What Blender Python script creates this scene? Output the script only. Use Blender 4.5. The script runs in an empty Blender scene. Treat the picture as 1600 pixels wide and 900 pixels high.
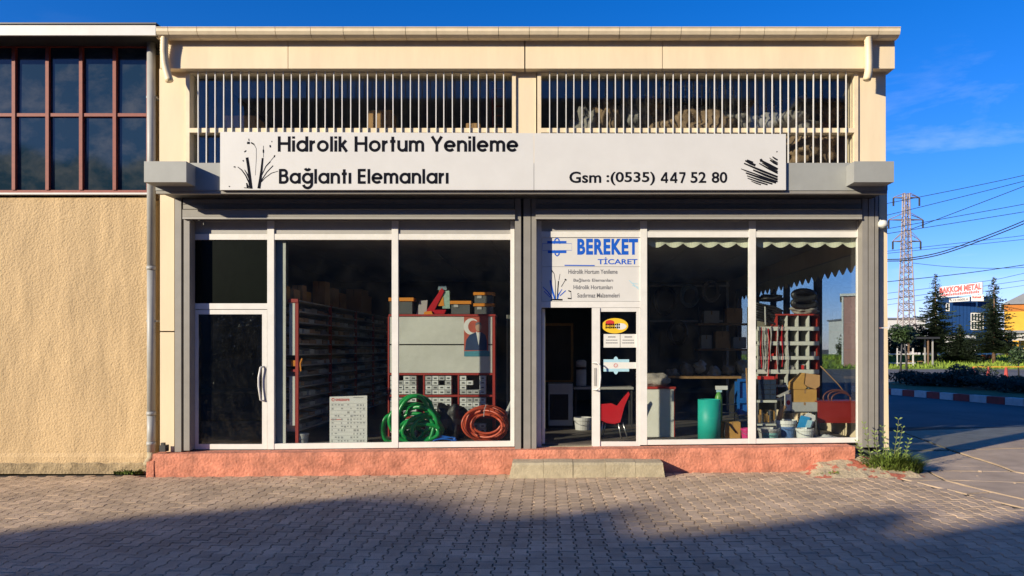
import bpy, bmesh, math, random
from mathutils import Vector, noise
R = math.radians
random.seed(7)
sc = bpy.context.scene
col = sc.collection
F, CX, HY, CD, CZ = 1155.6, 856.0, 545.0, 11.0, 1.80     # focal length in photo pixels, principal point, camera distance to the shop windows, eye height

# ------------------------------------------------------------------ camera, sky, sun, exposure
cam_d = bpy.data.cameras.new('camera')
cam_d.sensor_width = 36.0
cam_d.lens = 26.0
cam_d.shift_x = -(CX - 800) / 1600
cam_d.shift_y = (HY - 450) / 1600
cam_d.clip_end = 3000
cam_d.clip_start = 0.05
cam = bpy.data.objects.new('camera', cam_d)
cam.location = (0, -CD, CZ)
cam.rotation_euler = (R(90), 0, 0)
col.objects.link(cam)
sc.camera = cam
SUN = Vector((1.25, 1.0, -0.55)).normalized()            # the way the light travels
EL = math.asin(-SUN.z)
world = bpy.data.worlds.new('World')
sc.world = world
world.use_nodes = True
wn, wl = world.node_tree.nodes, world.node_tree.links
wn.clear()
sky = wn.new('ShaderNodeTexSky')
sky.sky_type = 'NISHITA'
sky.sun_disc = False
sky.sun_elevation = EL
sky.sun_rotation = math.atan2(-SUN.x, -SUN.y)
sky.altitude = 800
sky.air_density = 1.0
sky.dust_density = 0.25
sky.ozone_density = 5.0
hs = wn.new('ShaderNodeHueSaturation')
hs.inputs['Saturation'].default_value = 1.26
hs.inputs['Value'].default_value = 1.0
wl.new(sky.outputs[0], hs.inputs['Color'])
# thin cirrus, spread over the whole sky
tc = wn.new('ShaderNodeTexCoord')
mp = wn.new('ShaderNodeMapping')
mp.inputs['Scale'].default_value = (1.6, 1.6, 7.0)
mp.inputs['Rotation'].default_value = (0.0, R(14), 0.0)
wl.new(tc.outputs['Generated'], mp.inputs['Vector'])
cn = wn.new('ShaderNodeTexNoise')
cn.inputs['Scale'].default_value = 2.6
cn.inputs['Detail'].default_value = 7
cn.inputs['Roughness'].default_value = 0.58
cn.inputs['Distortion'].default_value = 0.35
wl.new(mp.outputs[0], cn.inputs['Vector'])
cr = wn.new('ShaderNodeValToRGB')
cr.color_ramp.elements[0].position = 0.56
cr.color_ramp.elements[0].color = (0, 0, 0, 1)
cr.color_ramp.elements[1].position = 0.90
cr.color_ramp.elements[1].color = (0.34, 0.34, 0.34, 1)
wl.new(cn.outputs['Fac'], cr.inputs[0])
tn = wn.new('ShaderNodeMixRGB')                           # the photograph's deep blue, over the whole sky
tn.blend_type = 'MULTIPLY'
tn.inputs[0].default_value = 1.0
tn.inputs[2].default_value = (1.0, 0.77, 1.04, 1)
wl.new(hs.outputs[0], tn.inputs[1])
cm = wn.new('ShaderNodeMixRGB')
cm.inputs[2].default_value = (6.5, 7.0, 7.8, 1)
sp = wn.new('ShaderNodeSeparateXYZ')                      # cirrus lies low all round the horizon
wl.new(tc.outputs['Generated'], sp.inputs[0])
lw_ = wn.new('ShaderNodeMapRange')
lw_.inputs['From Min'].default_value = 0.36; lw_.inputs['From Max'].default_value = 0.24
wl.new(sp.outputs['Z'], lw_.inputs['Value'])
ml = wn.new('ShaderNodeMath'); ml.operation = 'MULTIPLY'
wl.new(cr.outputs[0], ml.inputs[0]); wl.new(lw_.outputs[0], ml.inputs[1])
wl.new(ml.outputs[0], cm.inputs[0])
wl.new(tn.outputs[0], cm.inputs[1])
bg = wn.new('ShaderNodeBackground')
bg.inputs['Strength'].default_value = 0.108
wl.new(cm.outputs[0], bg.inputs['Color'])
wo = wn.new('ShaderNodeOutputWorld')
wl.new(bg.outputs[0], wo.inputs['Surface'])
sun_d = bpy.data.lights.new('sun', 'SUN')
sun_d.energy = 4.2
sun_d.angle = R(0.8)
sun_d.color = (1.0, 0.89, 0.69)
sun_o = bpy.data.objects.new('sun', sun_d)
sun_o.rotation_euler = SUN.to_track_quat('-Z', 'Y').to_euler()
sun_o.location = (-30, -30, 40)
col.objects.link(sun_o)
sc.view_settings.view_transform = 'Standard'
sc.view_settings.look = 'None'
sc.view_settings.gamma = 1.0
sc.view_settings.exposure = 0.75
sc.cycles.use_denoising = True
sc.cycles.max_bounces = 8
sc.cycles.transparent_max_bounces = 16
sc.cycles.sample_clamp_indirect = 6.0

# ------------------------------------------------------------------ pixel helpers: a photo pixel on a plane of known depth
def gx(px, Y): return (px - CX) * (CD + Y) / F
def gz(py, Y): return CZ + (HY - py) * (CD + Y) / F
def slope(X): return 0.008 * max(-8, min(8, X))           # the forecourt rises a little to the right
def G(px, py):                                            # where the ground is hit
    X = 0
    for _ in range(8):
        D = (CZ - slope(X)) * F / (py - HY)
        X = (px - CX) / F * D
    return X, D - CD
def PX(p): return (CX + p[0] * F / (p[1] + CD), HY - (p[2] - CZ) * F / (p[1] + CD))

# ------------------------------------------------------------------ materials
MATS = {}
def mat(name, c, rough=0.6, var=0.12, scale=6.0, bump=0.0, bscale=60.0, metal=0.0, c2=None, thr=None, streak=False, rnd=0.0, coat=0.0, dirt=0.0, spec=None):
    """procedural paint / plaster / metal: base colour, a second tone through noise, fine relief"""
    if name in MATS: return MATS[name]
    m = bpy.data.materials.new(name)
    m.use_nodes = True
    n, l = m.node_tree.nodes, m.node_tree.links
    b = n['Principled BSDF']
    b.inputs['Roughness'].default_value = rough
    b.inputs['Metallic'].default_value = metal
    if spec is not None: b.inputs['Specular IOR Level'].default_value = spec
    b.inputs['Coat Weight'].default_value = coat
    geo = n.new('ShaderNodeNewGeometry')
    mpn = n.new('ShaderNodeMapping')
    mpn.inputs['Scale'].default_value = (1, 1, 0.18) if streak else (1, 1, 1)
    l.new(geo.outputs['Position'], mpn.inputs['Vector'])
    nz = n.new('ShaderNodeTexNoise')
    nz.inputs['Scale'].default_value = scale
    nz.inputs['Detail'].default_value = 6
    nz.inputs['Roughness'].default_value = 0.62
    l.new(mpn.outputs[0], nz.inputs['Vector'])
    rp = n.new('ShaderNodeValToRGB')
    lo, hi = thr if thr else (0.3, 0.7)
    rp.color_ramp.elements[0].position = lo
    rp.color_ramp.elements[1].position = hi
    a = c
    d = c2 if c2 else tuple(x * (1 - var) for x in c)
    e = c if c2 else tuple(min(1, x * (1 + var * 0.6)) for x in c)
    rp.color_ramp.elements[0].color = (*d, 1)
    rp.color_ramp.elements[1].color = (*e, 1)
    l.new(nz.outputs['Fac'], rp.inputs[0])
    out = rp.outputs[0]
    if dirt:
        n2 = n.new('ShaderNodeTexNoise')
        n2.inputs['Scale'].default_value = 1.7
        n2.inputs['Detail'].default_value = 9
        n2.inputs['Roughness'].default_value = 0.7
        l.new(mpn.outputs[0], n2.inputs['Vector'])
        r2 = n.new('ShaderNodeValToRGB')
        r2.color_ramp.elements[0].position = 0.42
        r2.color_ramp.elements[0].color = (0, 0, 0, 1)
        r2.color_ramp.elements[1].position = 0.75
        r2.color_ramp.elements[1].color = (dirt, dirt, dirt, 1)
        l.new(n2.outputs['Fac'], r2.inputs[0])
        mx = n.new('ShaderNodeMixRGB')
        mx.inputs[2].default_value = (0.10, 0.075, 0.05, 1)
        l.new(r2.outputs[0], mx.inputs[0])
        l.new(out, mx.inputs[1])
        out = mx.outputs[0]
    if rnd:
        oi = n.new('ShaderNodeObjectInfo')
        ad = n.new('ShaderNodeMath'); ad.operation = 'ADD'
        l.new(geo.outputs['Random Per Island'], ad.inputs[0])
        l.new(oi.outputs['Random'], ad.inputs[1])
        fr = n.new('ShaderNodeMath'); fr.operation = 'FRACT'
        l.new(ad.outputs[0], fr.inputs[0])
        mr = n.new('ShaderNodeMapRange')
        mr.inputs['To Min'].default_value = 1 - rnd
        mr.inputs['To Max'].default_value = 1 + rnd
        l.new(fr.outputs[0], mr.inputs['Value'])
        hv = n.new('ShaderNodeHueSaturation')
        l.new(mr.outputs[0], hv.inputs['Value'])
        l.new(out, hv.inputs['Color'])
        out = hv.outputs[0]
    l.new(out, b.inputs['Base Color'])
    if bump:
        n3 = n.new('ShaderNodeTexNoise')
        n3.inputs['Scale'].default_value = bscale
        n3.inputs['Detail'].default_value = 5
        l.new(geo.outputs['Position'], n3.inputs['Vector'])
        bp = n.new('ShaderNodeBump')
        bp.inputs['Strength'].default_value = bump
        bp.inputs['Distance'].default_value = 0.02
        l.new(n3.outputs['Fac'], bp.inputs['Height'])
        l.new(bp.outputs[0], b.inputs['Normal'])
    MATS[name] = m
    return m

def glass(name, tint=(0.8, 0.86, 0.86), ior=1.45, rough=0.0, dirt=0.04, gain=1.0):
    """a clean pane: fresnel mirror over a tinted see-through sheet, with a thin film of dust"""
    m = bpy.data.materials.new(name)
    m.use_nodes = True
    n, l = m.node_tree.nodes, m.node_tree.links
    n.remove(n['Principled BSDF'])
    o = n['Material Output']
    tr = n.new('ShaderNodeBsdfTransparent')
    tr.inputs[0].default_value = (*tint, 1)
    gl = n.new('ShaderNodeBsdfGlossy')
    gl.inputs['Roughness'].default_value = rough
    gl.inputs[0].default_value = (gain, gain, gain, 1)
    fr = n.new('ShaderNodeFresnel')
    gg = n.new('ShaderNodeNewGeometry')                   # same reflection on both faces of the sheet
    io = n.new('ShaderNodeMath'); io.operation = 'MULTIPLY_ADD'
    io.inputs[1].default_value = 1 / ior - ior; io.inputs[2].default_value = ior
    l.new(gg.outputs['Backfacing'], io.inputs[0]); l.new(io.outputs[0], fr.inputs[0])
    mx = n.new('ShaderNodeMixShader')
    l.new(fr.outputs[0], mx.inputs[0]); l.new(tr.outputs[0], mx.inputs[1]); l.new(gl.outputs[0], mx.inputs[2])
    df = n.new('ShaderNodeBsdfDiffuse')
    df.inputs[0].default_value = (0.45, 0.44, 0.40, 1)
    geo = n.new('ShaderNodeNewGeometry')
    nz = n.new('ShaderNodeTexNoise')
    nz.inputs['Scale'].default_value = 3.5; nz.inputs['Detail'].default_value = 10; nz.inputs['Roughness'].default_value = 0.75
    l.new(geo.outputs['Position'], nz.inputs['Vector'])
    rp = n.new('ShaderNodeMapRange')
    rp.inputs['From Min'].default_value = 0.42; rp.inputs['From Max'].default_value = 0.8
    rp.inputs['To Max'].default_value = dirt
    l.new(nz.outputs['Fac'], rp.inputs['Value'])
    m2 = n.new('ShaderNodeMixShader')
    l.new(rp.outputs[0], m2.inputs[0]); l.new(mx.outputs[0], m2.inputs[1]); l.new(df.outputs[0], m2.inputs[2])
    l.new(m2.outputs[0], o.inputs['Surface'])
    MATS[name] = m
    return m

cream = mat('cream_panel', (0.77, 0.625, 0.42), 0.75, 0.06, 5, 0.08, 90, streak=True, dirt=0.12)
cream_d = mat('cream_steel_paint', (0.74, 0.61, 0.41), 0.5, 0.08, 9, dirt=0.12)
ochre = mat('ochre_stucco', (0.575, 0.41, 0.22), 0.9, 0.13, 9, 0.8, 34, streak=True, dirt=0.34)
greym = mat('grey_cladding', (0.30, 0.305, 0.285), 0.55, 0.07, 4, dirt=0.10)
greyd = mat('grey_shutter_metal', (0.25, 0.235, 0.21), 0.55, 0.08, 6, dirt=0.12)
alu = mat('white_aluminium', (0.70, 0.68, 0.64), 0.42, 0.06, 8, dirt=0.10)
alup = mat('grey_aluminium_panel', (0.36, 0.345, 0.32), 0.5, 0.06, 8)
redp = mat('red_plinth_paint', (0.60, 0.22, 0.135), 0.85, 0.38, 5, 0.9, 26, dirt=0.30)
conc = mat('step_concrete', (0.44, 0.375, 0.25), 0.9, 0.2, 9, 0.5, 40, dirt=0.3)
paverm = mat('paver_concrete', (0.53, 0.39, 0.265), 0.9, 0.22, 1.3, 0.6, 120, rnd=0.17, dirt=0.42)
sand = mat('joint_sand', (0.05, 0.04, 0.03), 1.0, 0.3, 20, 0.3, 120)
apron = mat('apron_concrete', (0.44, 0.33, 0.23), 0.92, 0.22, 3, 0.5, 60, rnd=0.10, dirt=0.25)
asph = mat('asphalt', (0.115, 0.115, 0.118), 0.92, 0.22, 0.6, 0.4, 90)
asph2 = mat('asphalt_patch', (0.20, 0.195, 0.18), 0.92, 0.2, 2, 0.4, 90)
soil = mat('bare_soil', (0.17, 0.14, 0.10), 1.0, 0.3, 1.2, 0.4, 20)
signw = mat('sign_white', (0.62, 0.605, 0.575), 0.45, 0.03, 3, dirt=0.06)
ink = mat('sign_ink', (0.008, 0.009, 0.014), 0.8, 0.05, spec=0.05)
inkblue = mat('blue_vinyl', (0.004, 0.09, 0.50), 0.45, 0.05)
inkgrey = mat('grey_print', (0.13, 0.13, 0.14), 0.6, 0.05)
redfr = mat('red_oxide_paint', (0.23, 0.042, 0.024), 0.6, 0.2, 20)
whitep = mat('white_sheet_metal', (0.62, 0.61, 0.58), 0.5, 0.06, 4, dirt=0.12)
pipeg = mat('grey_pvc', (0.36, 0.36, 0.34), 0.5, 0.08, 6, dirt=0.12)
black = mat('black_rubber', (0.013, 0.013, 0.014), 0.5, 0.2, 14, 0.3, 40)
darkm = mat('dark_metal', (0.035, 0.035, 0.035), 0.5, 0.2)
steel = mat('bright_steel', (0.55, 0.55, 0.55), 0.3, 0.1, metal=0.9)
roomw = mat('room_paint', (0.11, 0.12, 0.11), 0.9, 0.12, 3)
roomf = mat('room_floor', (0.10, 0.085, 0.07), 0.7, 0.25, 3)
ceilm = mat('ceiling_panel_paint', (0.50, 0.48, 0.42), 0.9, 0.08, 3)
cab = mat('cabinet_cream', (0.58, 0.58, 0.51), 0.5, 0.06, 7, dirt=0.22)
cabr = mat('cabinet_red', (0.33, 0.03, 0.02), 0.5, 0.1, 12)
cardb = mat('cardboard', (0.46, 0.26, 0.11), 0.85, 0.14, 9)
cardy = mat('cardboard_yellow', (0.46, 0.25, 0.06), 0.85, 0.12, 9)
orange = mat('orange_plastic', (0.62, 0.22, 0.02), 0.4, 0.05)
smoke = mat('smoke_plastic', (0.10, 0.105, 0.10), 0.35, 0.1)
greenh = mat('green_hose', (0.010, 0.27, 0.055), 0.3, 0.08, 8)
redh = mat('orange_hose', (0.50, 0.075, 0.028), 0.4, 0.1, 8)
blueh = mat('blue_line', (0.01, 0.10, 0.42), 0.4, 0.05)
teal = mat('teal_roll', (0.015, 0.40, 0.31), 0.5, 0.08, 5)
pink = mat('pink_plastic', (0.55, 0.03, 0.16), 0.4, 0.05)
redpl = mat('red_plastic', (0.42, 0.012, 0.018), 0.35, 0.06)
bluepl = mat('blue_plastic', (0.01, 0.10, 0.35), 0.4, 0.06)
whitepl = mat('white_plastic', (0.66, 0.66, 0.62), 0.4, 0.06, 6, dirt=0.08)
dullw = mat('dull_white', (0.40, 0.40, 0.38), 0.6, 0.1, 5, dirt=0.15)
wood = mat('wood', (0.30, 0.17, 0.07), 0.7, 0.25, 12)
sackm = mat('grey_sack', (0.24, 0.22, 0.19), 0.8, 0.3, 9, 0.4, 30)
sackb = mat('brown_sack', (0.24, 0.155, 0.085), 0.8, 0.3, 9, 0.4, 30)
tarp = mat('blue_tarp', (0.02, 0.10, 0.28), 0.5, 0.2, 9)
clothv = mat('cream_cloth', (0.62, 0.62, 0.46), 0.9, 0.08, 5)
paper = mat('paper', (0.66, 0.65, 0.60), 0.8, 0.04)
yellowv = mat('yellow_vinyl', (0.75, 0.48, 0.03), 0.4, 0.05)
redv = mat('red_vinyl', (0.55, 0.035, 0.03), 0.4, 0.05)
paleblue = mat('pale_blue_vinyl', (0.36, 0.58, 0.66), 0.5, 0.08)
bluegrey = mat('blue_grey_board', (0.17, 0.23, 0.26), 0.7, 0.1, 5)
win = glass('shop_glass', (0.90, 0.92, 0.915), dirt=0.010)
winside = glass('side_glass', (0.72, 0.78, 0.80), dirt=0.01)
film = mat('black_film', (0.003, 0.003, 0.003), 0.12, 0.3, 8, 0.8, 11)
chalk = mat('green_black_film', (0.003, 0.005, 0.003), 0.25, 0.2, 3, 0.05, 9, spec=0.25)

def cloud_smear_glass():  # grey cloud reflections painted into the pane colour with noise
    m = mat('dark_cloud_glass', (0.012, 0.028, 0.045), 0.06, 0.2, 2, 0.05, 2.0, c2=(0.012, 0.028, 0.045))
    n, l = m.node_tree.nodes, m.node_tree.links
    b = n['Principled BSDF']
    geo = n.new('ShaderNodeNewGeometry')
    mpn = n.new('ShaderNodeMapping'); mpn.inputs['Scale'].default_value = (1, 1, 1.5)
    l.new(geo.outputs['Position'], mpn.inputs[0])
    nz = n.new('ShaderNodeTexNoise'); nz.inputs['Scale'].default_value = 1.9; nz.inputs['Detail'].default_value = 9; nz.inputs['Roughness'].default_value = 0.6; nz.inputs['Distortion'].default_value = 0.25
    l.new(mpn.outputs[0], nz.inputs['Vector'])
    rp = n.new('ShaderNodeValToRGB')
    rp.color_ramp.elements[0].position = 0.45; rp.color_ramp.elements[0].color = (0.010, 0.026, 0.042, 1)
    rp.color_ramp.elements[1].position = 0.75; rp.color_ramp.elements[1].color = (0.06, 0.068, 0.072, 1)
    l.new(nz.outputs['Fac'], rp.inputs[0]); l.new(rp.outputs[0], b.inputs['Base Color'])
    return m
darkglass = cloud_smear_glass()

# ------------------------------------------------------------------ mesh helpers
WL = {}                                                   # world position of each built object's origin
class MB:
    def __init__(s): s.v = []; s.f = []
    def box(s, x0, x1, y0, y1, z0, z1):
        i = len(s.v)
        s.v += [(x, y, z) for z in (z0, z1) for x, y in ((x0, y0), (x1, y0), (x1, y1), (x0, y1))]
        s.f += [tuple(i + k for k in q) for q in ((3, 2, 1, 0), (4, 5, 6, 7), (0, 1, 5, 4), (1, 2, 6, 5), (2, 3, 7, 6), (3, 0, 4, 7))]
        return s
    def prism(s, pts, y0, y1):                            # outline in x,z pushed from y0 back to y1
        a = sum(pts[k][0] * pts[(k + 1) % len(pts)][1] - pts[(k + 1) % len(pts)][0] * pts[k][1] for k in range(len(pts)))
        if a < 0: pts = pts[::-1]
        i, n = len(s.v), len(pts)
        s.v += [(x, y0, z) for x, z in pts] + [(x, y1, z) for x, z in pts]
        s.f.append(tuple(range(i, i + n))); s.f.append(tuple(range(i + 2 * n - 1, i + n - 1, -1)))
        s.f += [(i + (k + 1) % n, i + k, i + n + k, i + n + (k + 1) % n) for k in range(n)]
        return s
    def px(s, x0, x1, y0, y1, Y0, Y1):                    # a photo rectangle on plane Y0, pushed back to Y1
        return s.box(gx(x0, Y0), gx(x1, Y0), Y0, Y1, gz(y1, Y0), gz(y0, Y0))
    def pxq(s, pts, Y0, Y1): return s.prism([(gx(a, Y0), gz(b, Y0)) for a, b in pts], Y0, Y1)
    def slab(s, pts, z0, z1):                             # outline in x,y, thickness z
        a = sum(pts[k][0] * pts[(k + 1) % len(pts)][1] - pts[(k + 1) % len(pts)][0] * pts[k][1] for k in range(len(pts)))
        if a < 0: pts = pts[::-1]
        i, n = len(s.v), len(pts)
        f0 = z0 if callable(z0) else (lambda x, y: z0)
        f1 = z1 if callable(z1) else (lambda x, y: z1)
        s.v += [(x, y, f0(x, y)) for x, y in pts] + [(x, y, f1(x, y)) for x, y in pts]
        s.f.append(tuple(range(i + n - 1, i - 1, -1))); s.f.append(tuple(range(i + n, i + 2 * n)))
        s.f += [(i + k, i + (k + 1) % n, i + n + (k + 1) % n, i + n + k) for k in range(n)]
        return s
    def tube(s, path, r, n=8, closed=False, cap=True):
        P = [Vector(p) for p in path]
        m = len(P)
        rr = r if isinstance(r, (list, tuple)) else [r] * m
        i0 = len(s.v)
        up = None
        for k in range(m):
            a = P[k - 1] if (k or closed) else P[k]
            b = P[(k + 1) % m] if (k < m - 1 or closed) else P[k]
            t = (b - a)
            if t.length < 1e-9: t = Vector((0, 0, 1))
            t.normalize()
            if up is None:
                up = Vector((0, 0, 1)) if abs(t.z) < 0.9 else Vector((1, 0, 0))
            u = (up - t * up.dot(t))
            if u.length < 1e-6: u = t.orthogonal()
            u.normalize(); up = u
            w = t.cross(u)
            for j in range(n):
                q = 2 * math.pi * j / n
                s.v.append(tuple(P[k] + (u * math.cos(q) + w * math.sin(q)) * rr[k]))
        for k in range(m if closed else m - 1):
            for j in range(n):
                a, b = i0 + k * n + j, i0 + k * n + (j + 1) % n
                c, d = i0 + ((k + 1) % m) * n + (j + 1) % n, i0 + ((k + 1) % m) * n + j
                s.f.append((a, b, c, d))
        if cap and not closed:
            s.f.append(tuple(i0 + j for j in range(n - 1, -1, -1)))
            s.f.append(tuple(i0 + (m - 1) * n + j for j in range(n)))
        return s
    def lathe(s, c, prof, n=20):                          # profile of (radius, height) round a vertical axis
        i0 = len(s.v)
        for r, h in prof:
            for j in range(n):
                q = 2 * math.pi * j / n
                s.v.append((c[0] + r * math.cos(q), c[1] + r * math.sin(q), c[2] + h))
        for k in range(len(prof) - 1):
            for j in range(n):
                s.f.append((i0 + k * n + j, i0 + k * n + (j + 1) % n, i0 + (k + 1) * n + (j + 1) % n, i0 + (k + 1) * n + j))
        s.f.append(tuple(i0 + j for j in range(n - 1, -1, -1)))
        s.f.append(tuple(i0 + (len(prof) - 1) * n + j for j in range(n)))
        return s
    def ribbon(s, pts, w, Y):                             # flat painted stroke through x,z points, facing the street
        i0 = len(s.v); n = len(pts)
        ww = w if isinstance(w, (list, tuple)) else [w] * n
        for k in range(n):
            a, b = pts[max(0, k - 1)], pts[min(n - 1, k + 1)]
            dx, dz = b[0] - a[0], b[1] - a[1]
            q = math.hypot(dx, dz) or 1
            nx, nz = -dz / q * ww[k] / 2, dx / q * ww[k] / 2
            s.v += [(pts[k][0] + nx, Y, pts[k][1] + nz), (pts[k][0] - nx, Y, pts[k][1] - nz)]
        s.f += [(i0 + 2 * k, i0 + 2 * k + 1, i0 + 2 * k + 3, i0 + 2 * k + 2) for k in range(n - 1)]
        return s
    def poly(s, pts, Y):
        i0 = len(s.v)
        s.v += [(x, Y, z) for x, z in pts]; s.f.append(tuple(range(i0, i0 + len(pts))))
        return s
    def build(s, name, m, parent=None, smooth=False, me=None):
        lo = [min(p[k] for p in s.v) for k in range(3)]; hi = [max(p[k] for p in s.v) for k in range(3)]
        c = Vector(((lo[0] + hi[0]) / 2, (lo[1] + hi[1]) / 2, lo[2]))
        d = bpy.data.meshes.new(name)
        d.from_pydata([(p[0] - c.x, p[1] - c.y, p[2] - c.z) for p in s.v], [], s.f)
        if smooth: d.shade_smooth()
        d.materials.append(m)
        return place(name, d, c, parent)
def place(name, d, c, parent=None):
    o = bpy.data.objects.new(name, d)
    col.objects.link(o)
    c = Vector(c)
    if parent:
        o.parent = parent
        o.location = c - WL[parent.name]
    else: o.location = c
    WL[o.name] = c.copy()
    return o
def tag(o, label, cat, group=None):
    o['label'] = label; o['category'] = cat
    if group: o['group'] = group
    return o
def thing(name, label, cat, loc, group=None):
    o = bpy.data.objects.new(name, None)
    col.objects.link(o)
    o.empty_display_size = 0.1
    o.location = loc
    WL[o.name] = Vector(loc)
    return tag(o, label, cat, group)
def struct(o): o['kind'] = 'structure'; return o
def B(name, m, parent, *a): return MB().box(*a).build(name, m, parent)
def BP(name, m, parent, *a): return MB().px(*a).build(name, m, parent)
def disc(cx, cz, rx, rz, n=28, a0=0, a1=360): return [(cx + rx * math.cos(R(a0 + (a1 - a0) * k / (n if a1 - a0 >= 360 else n - 1))), cz + rz * math.sin(R(a0 + (a1 - a0) * k / (n if a1 - a0 >= 360 else n - 1)))) for k in range(n)]

def font_text(text, x0, x1, z0, z1, Y, m, parent, bold=0.0, name='lettering', shear=0.0, space=1.0):
    cu = bpy.data.curves.new('t', 'FONT')
    cu.body = text; cu.offset = bold; cu.resolution_u = 4; cu.shear = shear; cu.space_character = space
    o = bpy.data.objects.new('t', cu); col.objects.link(o)
    dg = bpy.context.evaluated_depsgraph_get()
    me = bpy.data.meshes.new_from_object(o.evaluated_get(dg))
    bpy.data.objects.remove(o)
    vs = [v.co.copy() for v in me.vertices]
    ax, bx_ = min(v.x for v in vs), max(v.x for v in vs)
    ay, by = min(v.y for v in vs), max(v.y for v in vs)
    b = MB()
    b.v = [(x0 + (v.x - ax) / (bx_ - ax) * (x1 - x0), Y, z0 + (v.y - ay) / (by - ay) * (z1 - z0)) for v in vs]
    b.f = [tuple(p.vertices) for p in me.polygons]
    bpy.data.meshes.remove(me)
    return b.build(name, m, parent)
def text_px(text, x0, x1, y0, y1, Y, m, parent, **k): return font_text(text, gx(x0, Y), gx(x1, Y), gz(y1, Y), gz(y0, Y), Y, m, parent, **k)

# geometric sign lettering drawn as strokes (round bowls, single-storey a)
def _c(cx, cy, r, a0, a1, ry=None):
    n = max(5, int(abs(a1 - a0) / 11)); ry = ry or r
    return [(cx + r * math.cos(R(a0 + (a1 - a0) * k / n)), cy + ry * math.sin(R(a0 + (a1 - a0) * k / n))) for k in range(n + 1)]
O_ = _c(.37, .37, .29, 0, 360)
GL = {
 'H': (.82, [[(.09, 0), (.09, 1)], [(.73, 0), (.73, 1)], [(.09, .53), (.73, .53)]]),
 'i': (.17, [[(.085, 0), (.085, .74)], [(.085, .85), (.085, 1.0)]]),
 'd': (.74, [O_, [(.66, 0), (.66, 1)]]),
 'r': (.38, [[(.08, 0), (.08, .74)], _c(.36, .37, .28, 180, 92)]),
 'o': (.74, [O_]),
 'l': (.17, [[(.085, 0), (.085, 1)]]),
 'k': (.56, [[(.08, 0), (.08, 1)], [(.13, .34), (.47, .74)], [(.22, .43), (.52, 0)]]),
 't': (.40, [[(.2, 0), (.2, .98)], [(.03, .67), (.37, .67)]]),
 'u': (.64, [[(.08, .74), (.08, .32)] + _c(.32, .32, .24, 180, 360) + [(.56, .32), (.56, .74)], [(.56, .4), (.56, 0)]]),
 'm': (.96, [[(.08, 0), (.08, .74)], _c(.28, .46, .2, 180, 0) + [(.48, 0)], _c(.68, .46, .2, 180, 0) + [(.88, 0)]]),
 'Y': (.72, [[(.05, 1), (.36, .48)], [(.67, 1), (.36, .48)], [(.36, 0), (.36, .52)]]),
 'e': (.74, [[(.1, .37), (.66, .37)] + _c(.37, .37, .29, 0, 318)]),
 'n': (.62, [[(.08, 0), (.08, .74)], _c(.31, .43, .23, 180, 0) + [(.54, 0)]]),
 'B': (.62, [[(.08, 0), (.08, 1)], [(.08, .92), (.32, .92)] + _c(.32, .73, .19, 90, -90) + [(.08, .54)], [(.08, .54), (.33, .54)] + _c(.33, .31, .23, 90, -90) + [(.08, .08)]]),
 'a': (.74, [O_, [(.66, 0), (.66, .74)]]),
 'ğ': (.74, [O_, [(.66, .74), (.66, .0)] + _c(.37, .0, .29, 0, -165), _c(.37, 1.1, .17, 200, 340)]),
 '4': (.66, [[(.5, 0), (.5, 1)], [(.47, .95), (.07, .28)], [(.02, .27), (.66, .27)]]),
 '7': (.56, [[(.02, .92), (.55, .92)], [(.5, .9), (.2, 0)]]),
 'ı': (.17, [[(.085, 0), (.085, .74)]]),
 'E': (.56, [[(.08, 0), (.08, 1)], [(.08, .92), (.53, .92)], [(.08, .52), (.51, .52)], [(.08, .08), (.53, .08)]]),
}
def stroke_text(text, x0, x1, zb, zt, Y, m, parent, w=.185, gap=.10):
    adv = 0; pos = []
    for ch in text:
        pos.append(adv)
        adv += .36 if ch == ' ' else GL[ch][0] + gap
    sx, sz = (x1 - x0) / (adv - gap), (zt - zb)
    b = MB(); k = 0
    for ch, p in zip(text, pos):
        if ch == ' ':
            b.build('lettering', m, parent); b = MB(); continue
        for st in GL[ch][1]:
            k += 1
            b.ribbon([(x0 + (p + q[0]) * sx, zb + q[1] * sz) for q in st], w * (sx + sz) / 2, Y - 0.0002 * (k % 9))
    return b.build('lettering', m, parent)

# ================================================================== the ground
def sheet(name, pts, off, m, parent=None):
    b = MB()
    i = len(b.v)
    b.v = [(x, y, slope(x) + off) for x, y in pts]
    b.f = [tuple(range(len(pts)))]
    return b.build(name, m, parent)
b = MB()
xs = [-900, -8, 8, 900]; ys = [-700, -60, 0, 60, 1500]
b.v = [(x, y, slope(x) - 0.07) for y in ys for x in xs]
b.f = [(r * 4 + c, r * 4 + c + 1, r * 4 + c + 5, r * 4 + c + 4) for r in range(4) for c in range(3)]
struct(b.build('ground', soil))

def edge_x(Y): return 4.62 - 0.25 * (Y + 0.2)              # where the paving ends and the concrete apron begins
# road sheet: everything to the right of the apron and behind
b = MB()
rx = [4.0, 8, 60]; ry = [-40, -8, 0, 20, 66]
b.v = [(x, y, slope(x) - 0.03) for y in ry for x in rx]
b.f = [(r * 3 + c, r * 3 + c + 1, r * 3 + c + 4, r * 3 + c + 3) for r in range(4) for c in range(2)]
road = struct(b.build('road', asph))
road2 = MB(); road2.v = [(-60, -19, -0.066), (4.0, -19, -0.03), (4.0, -8.2, -0.03), (-60, -8.2, -0.066)]; road2.f = [(0, 1, 2, 3)]
struct(road2.build('street', asph))
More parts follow.
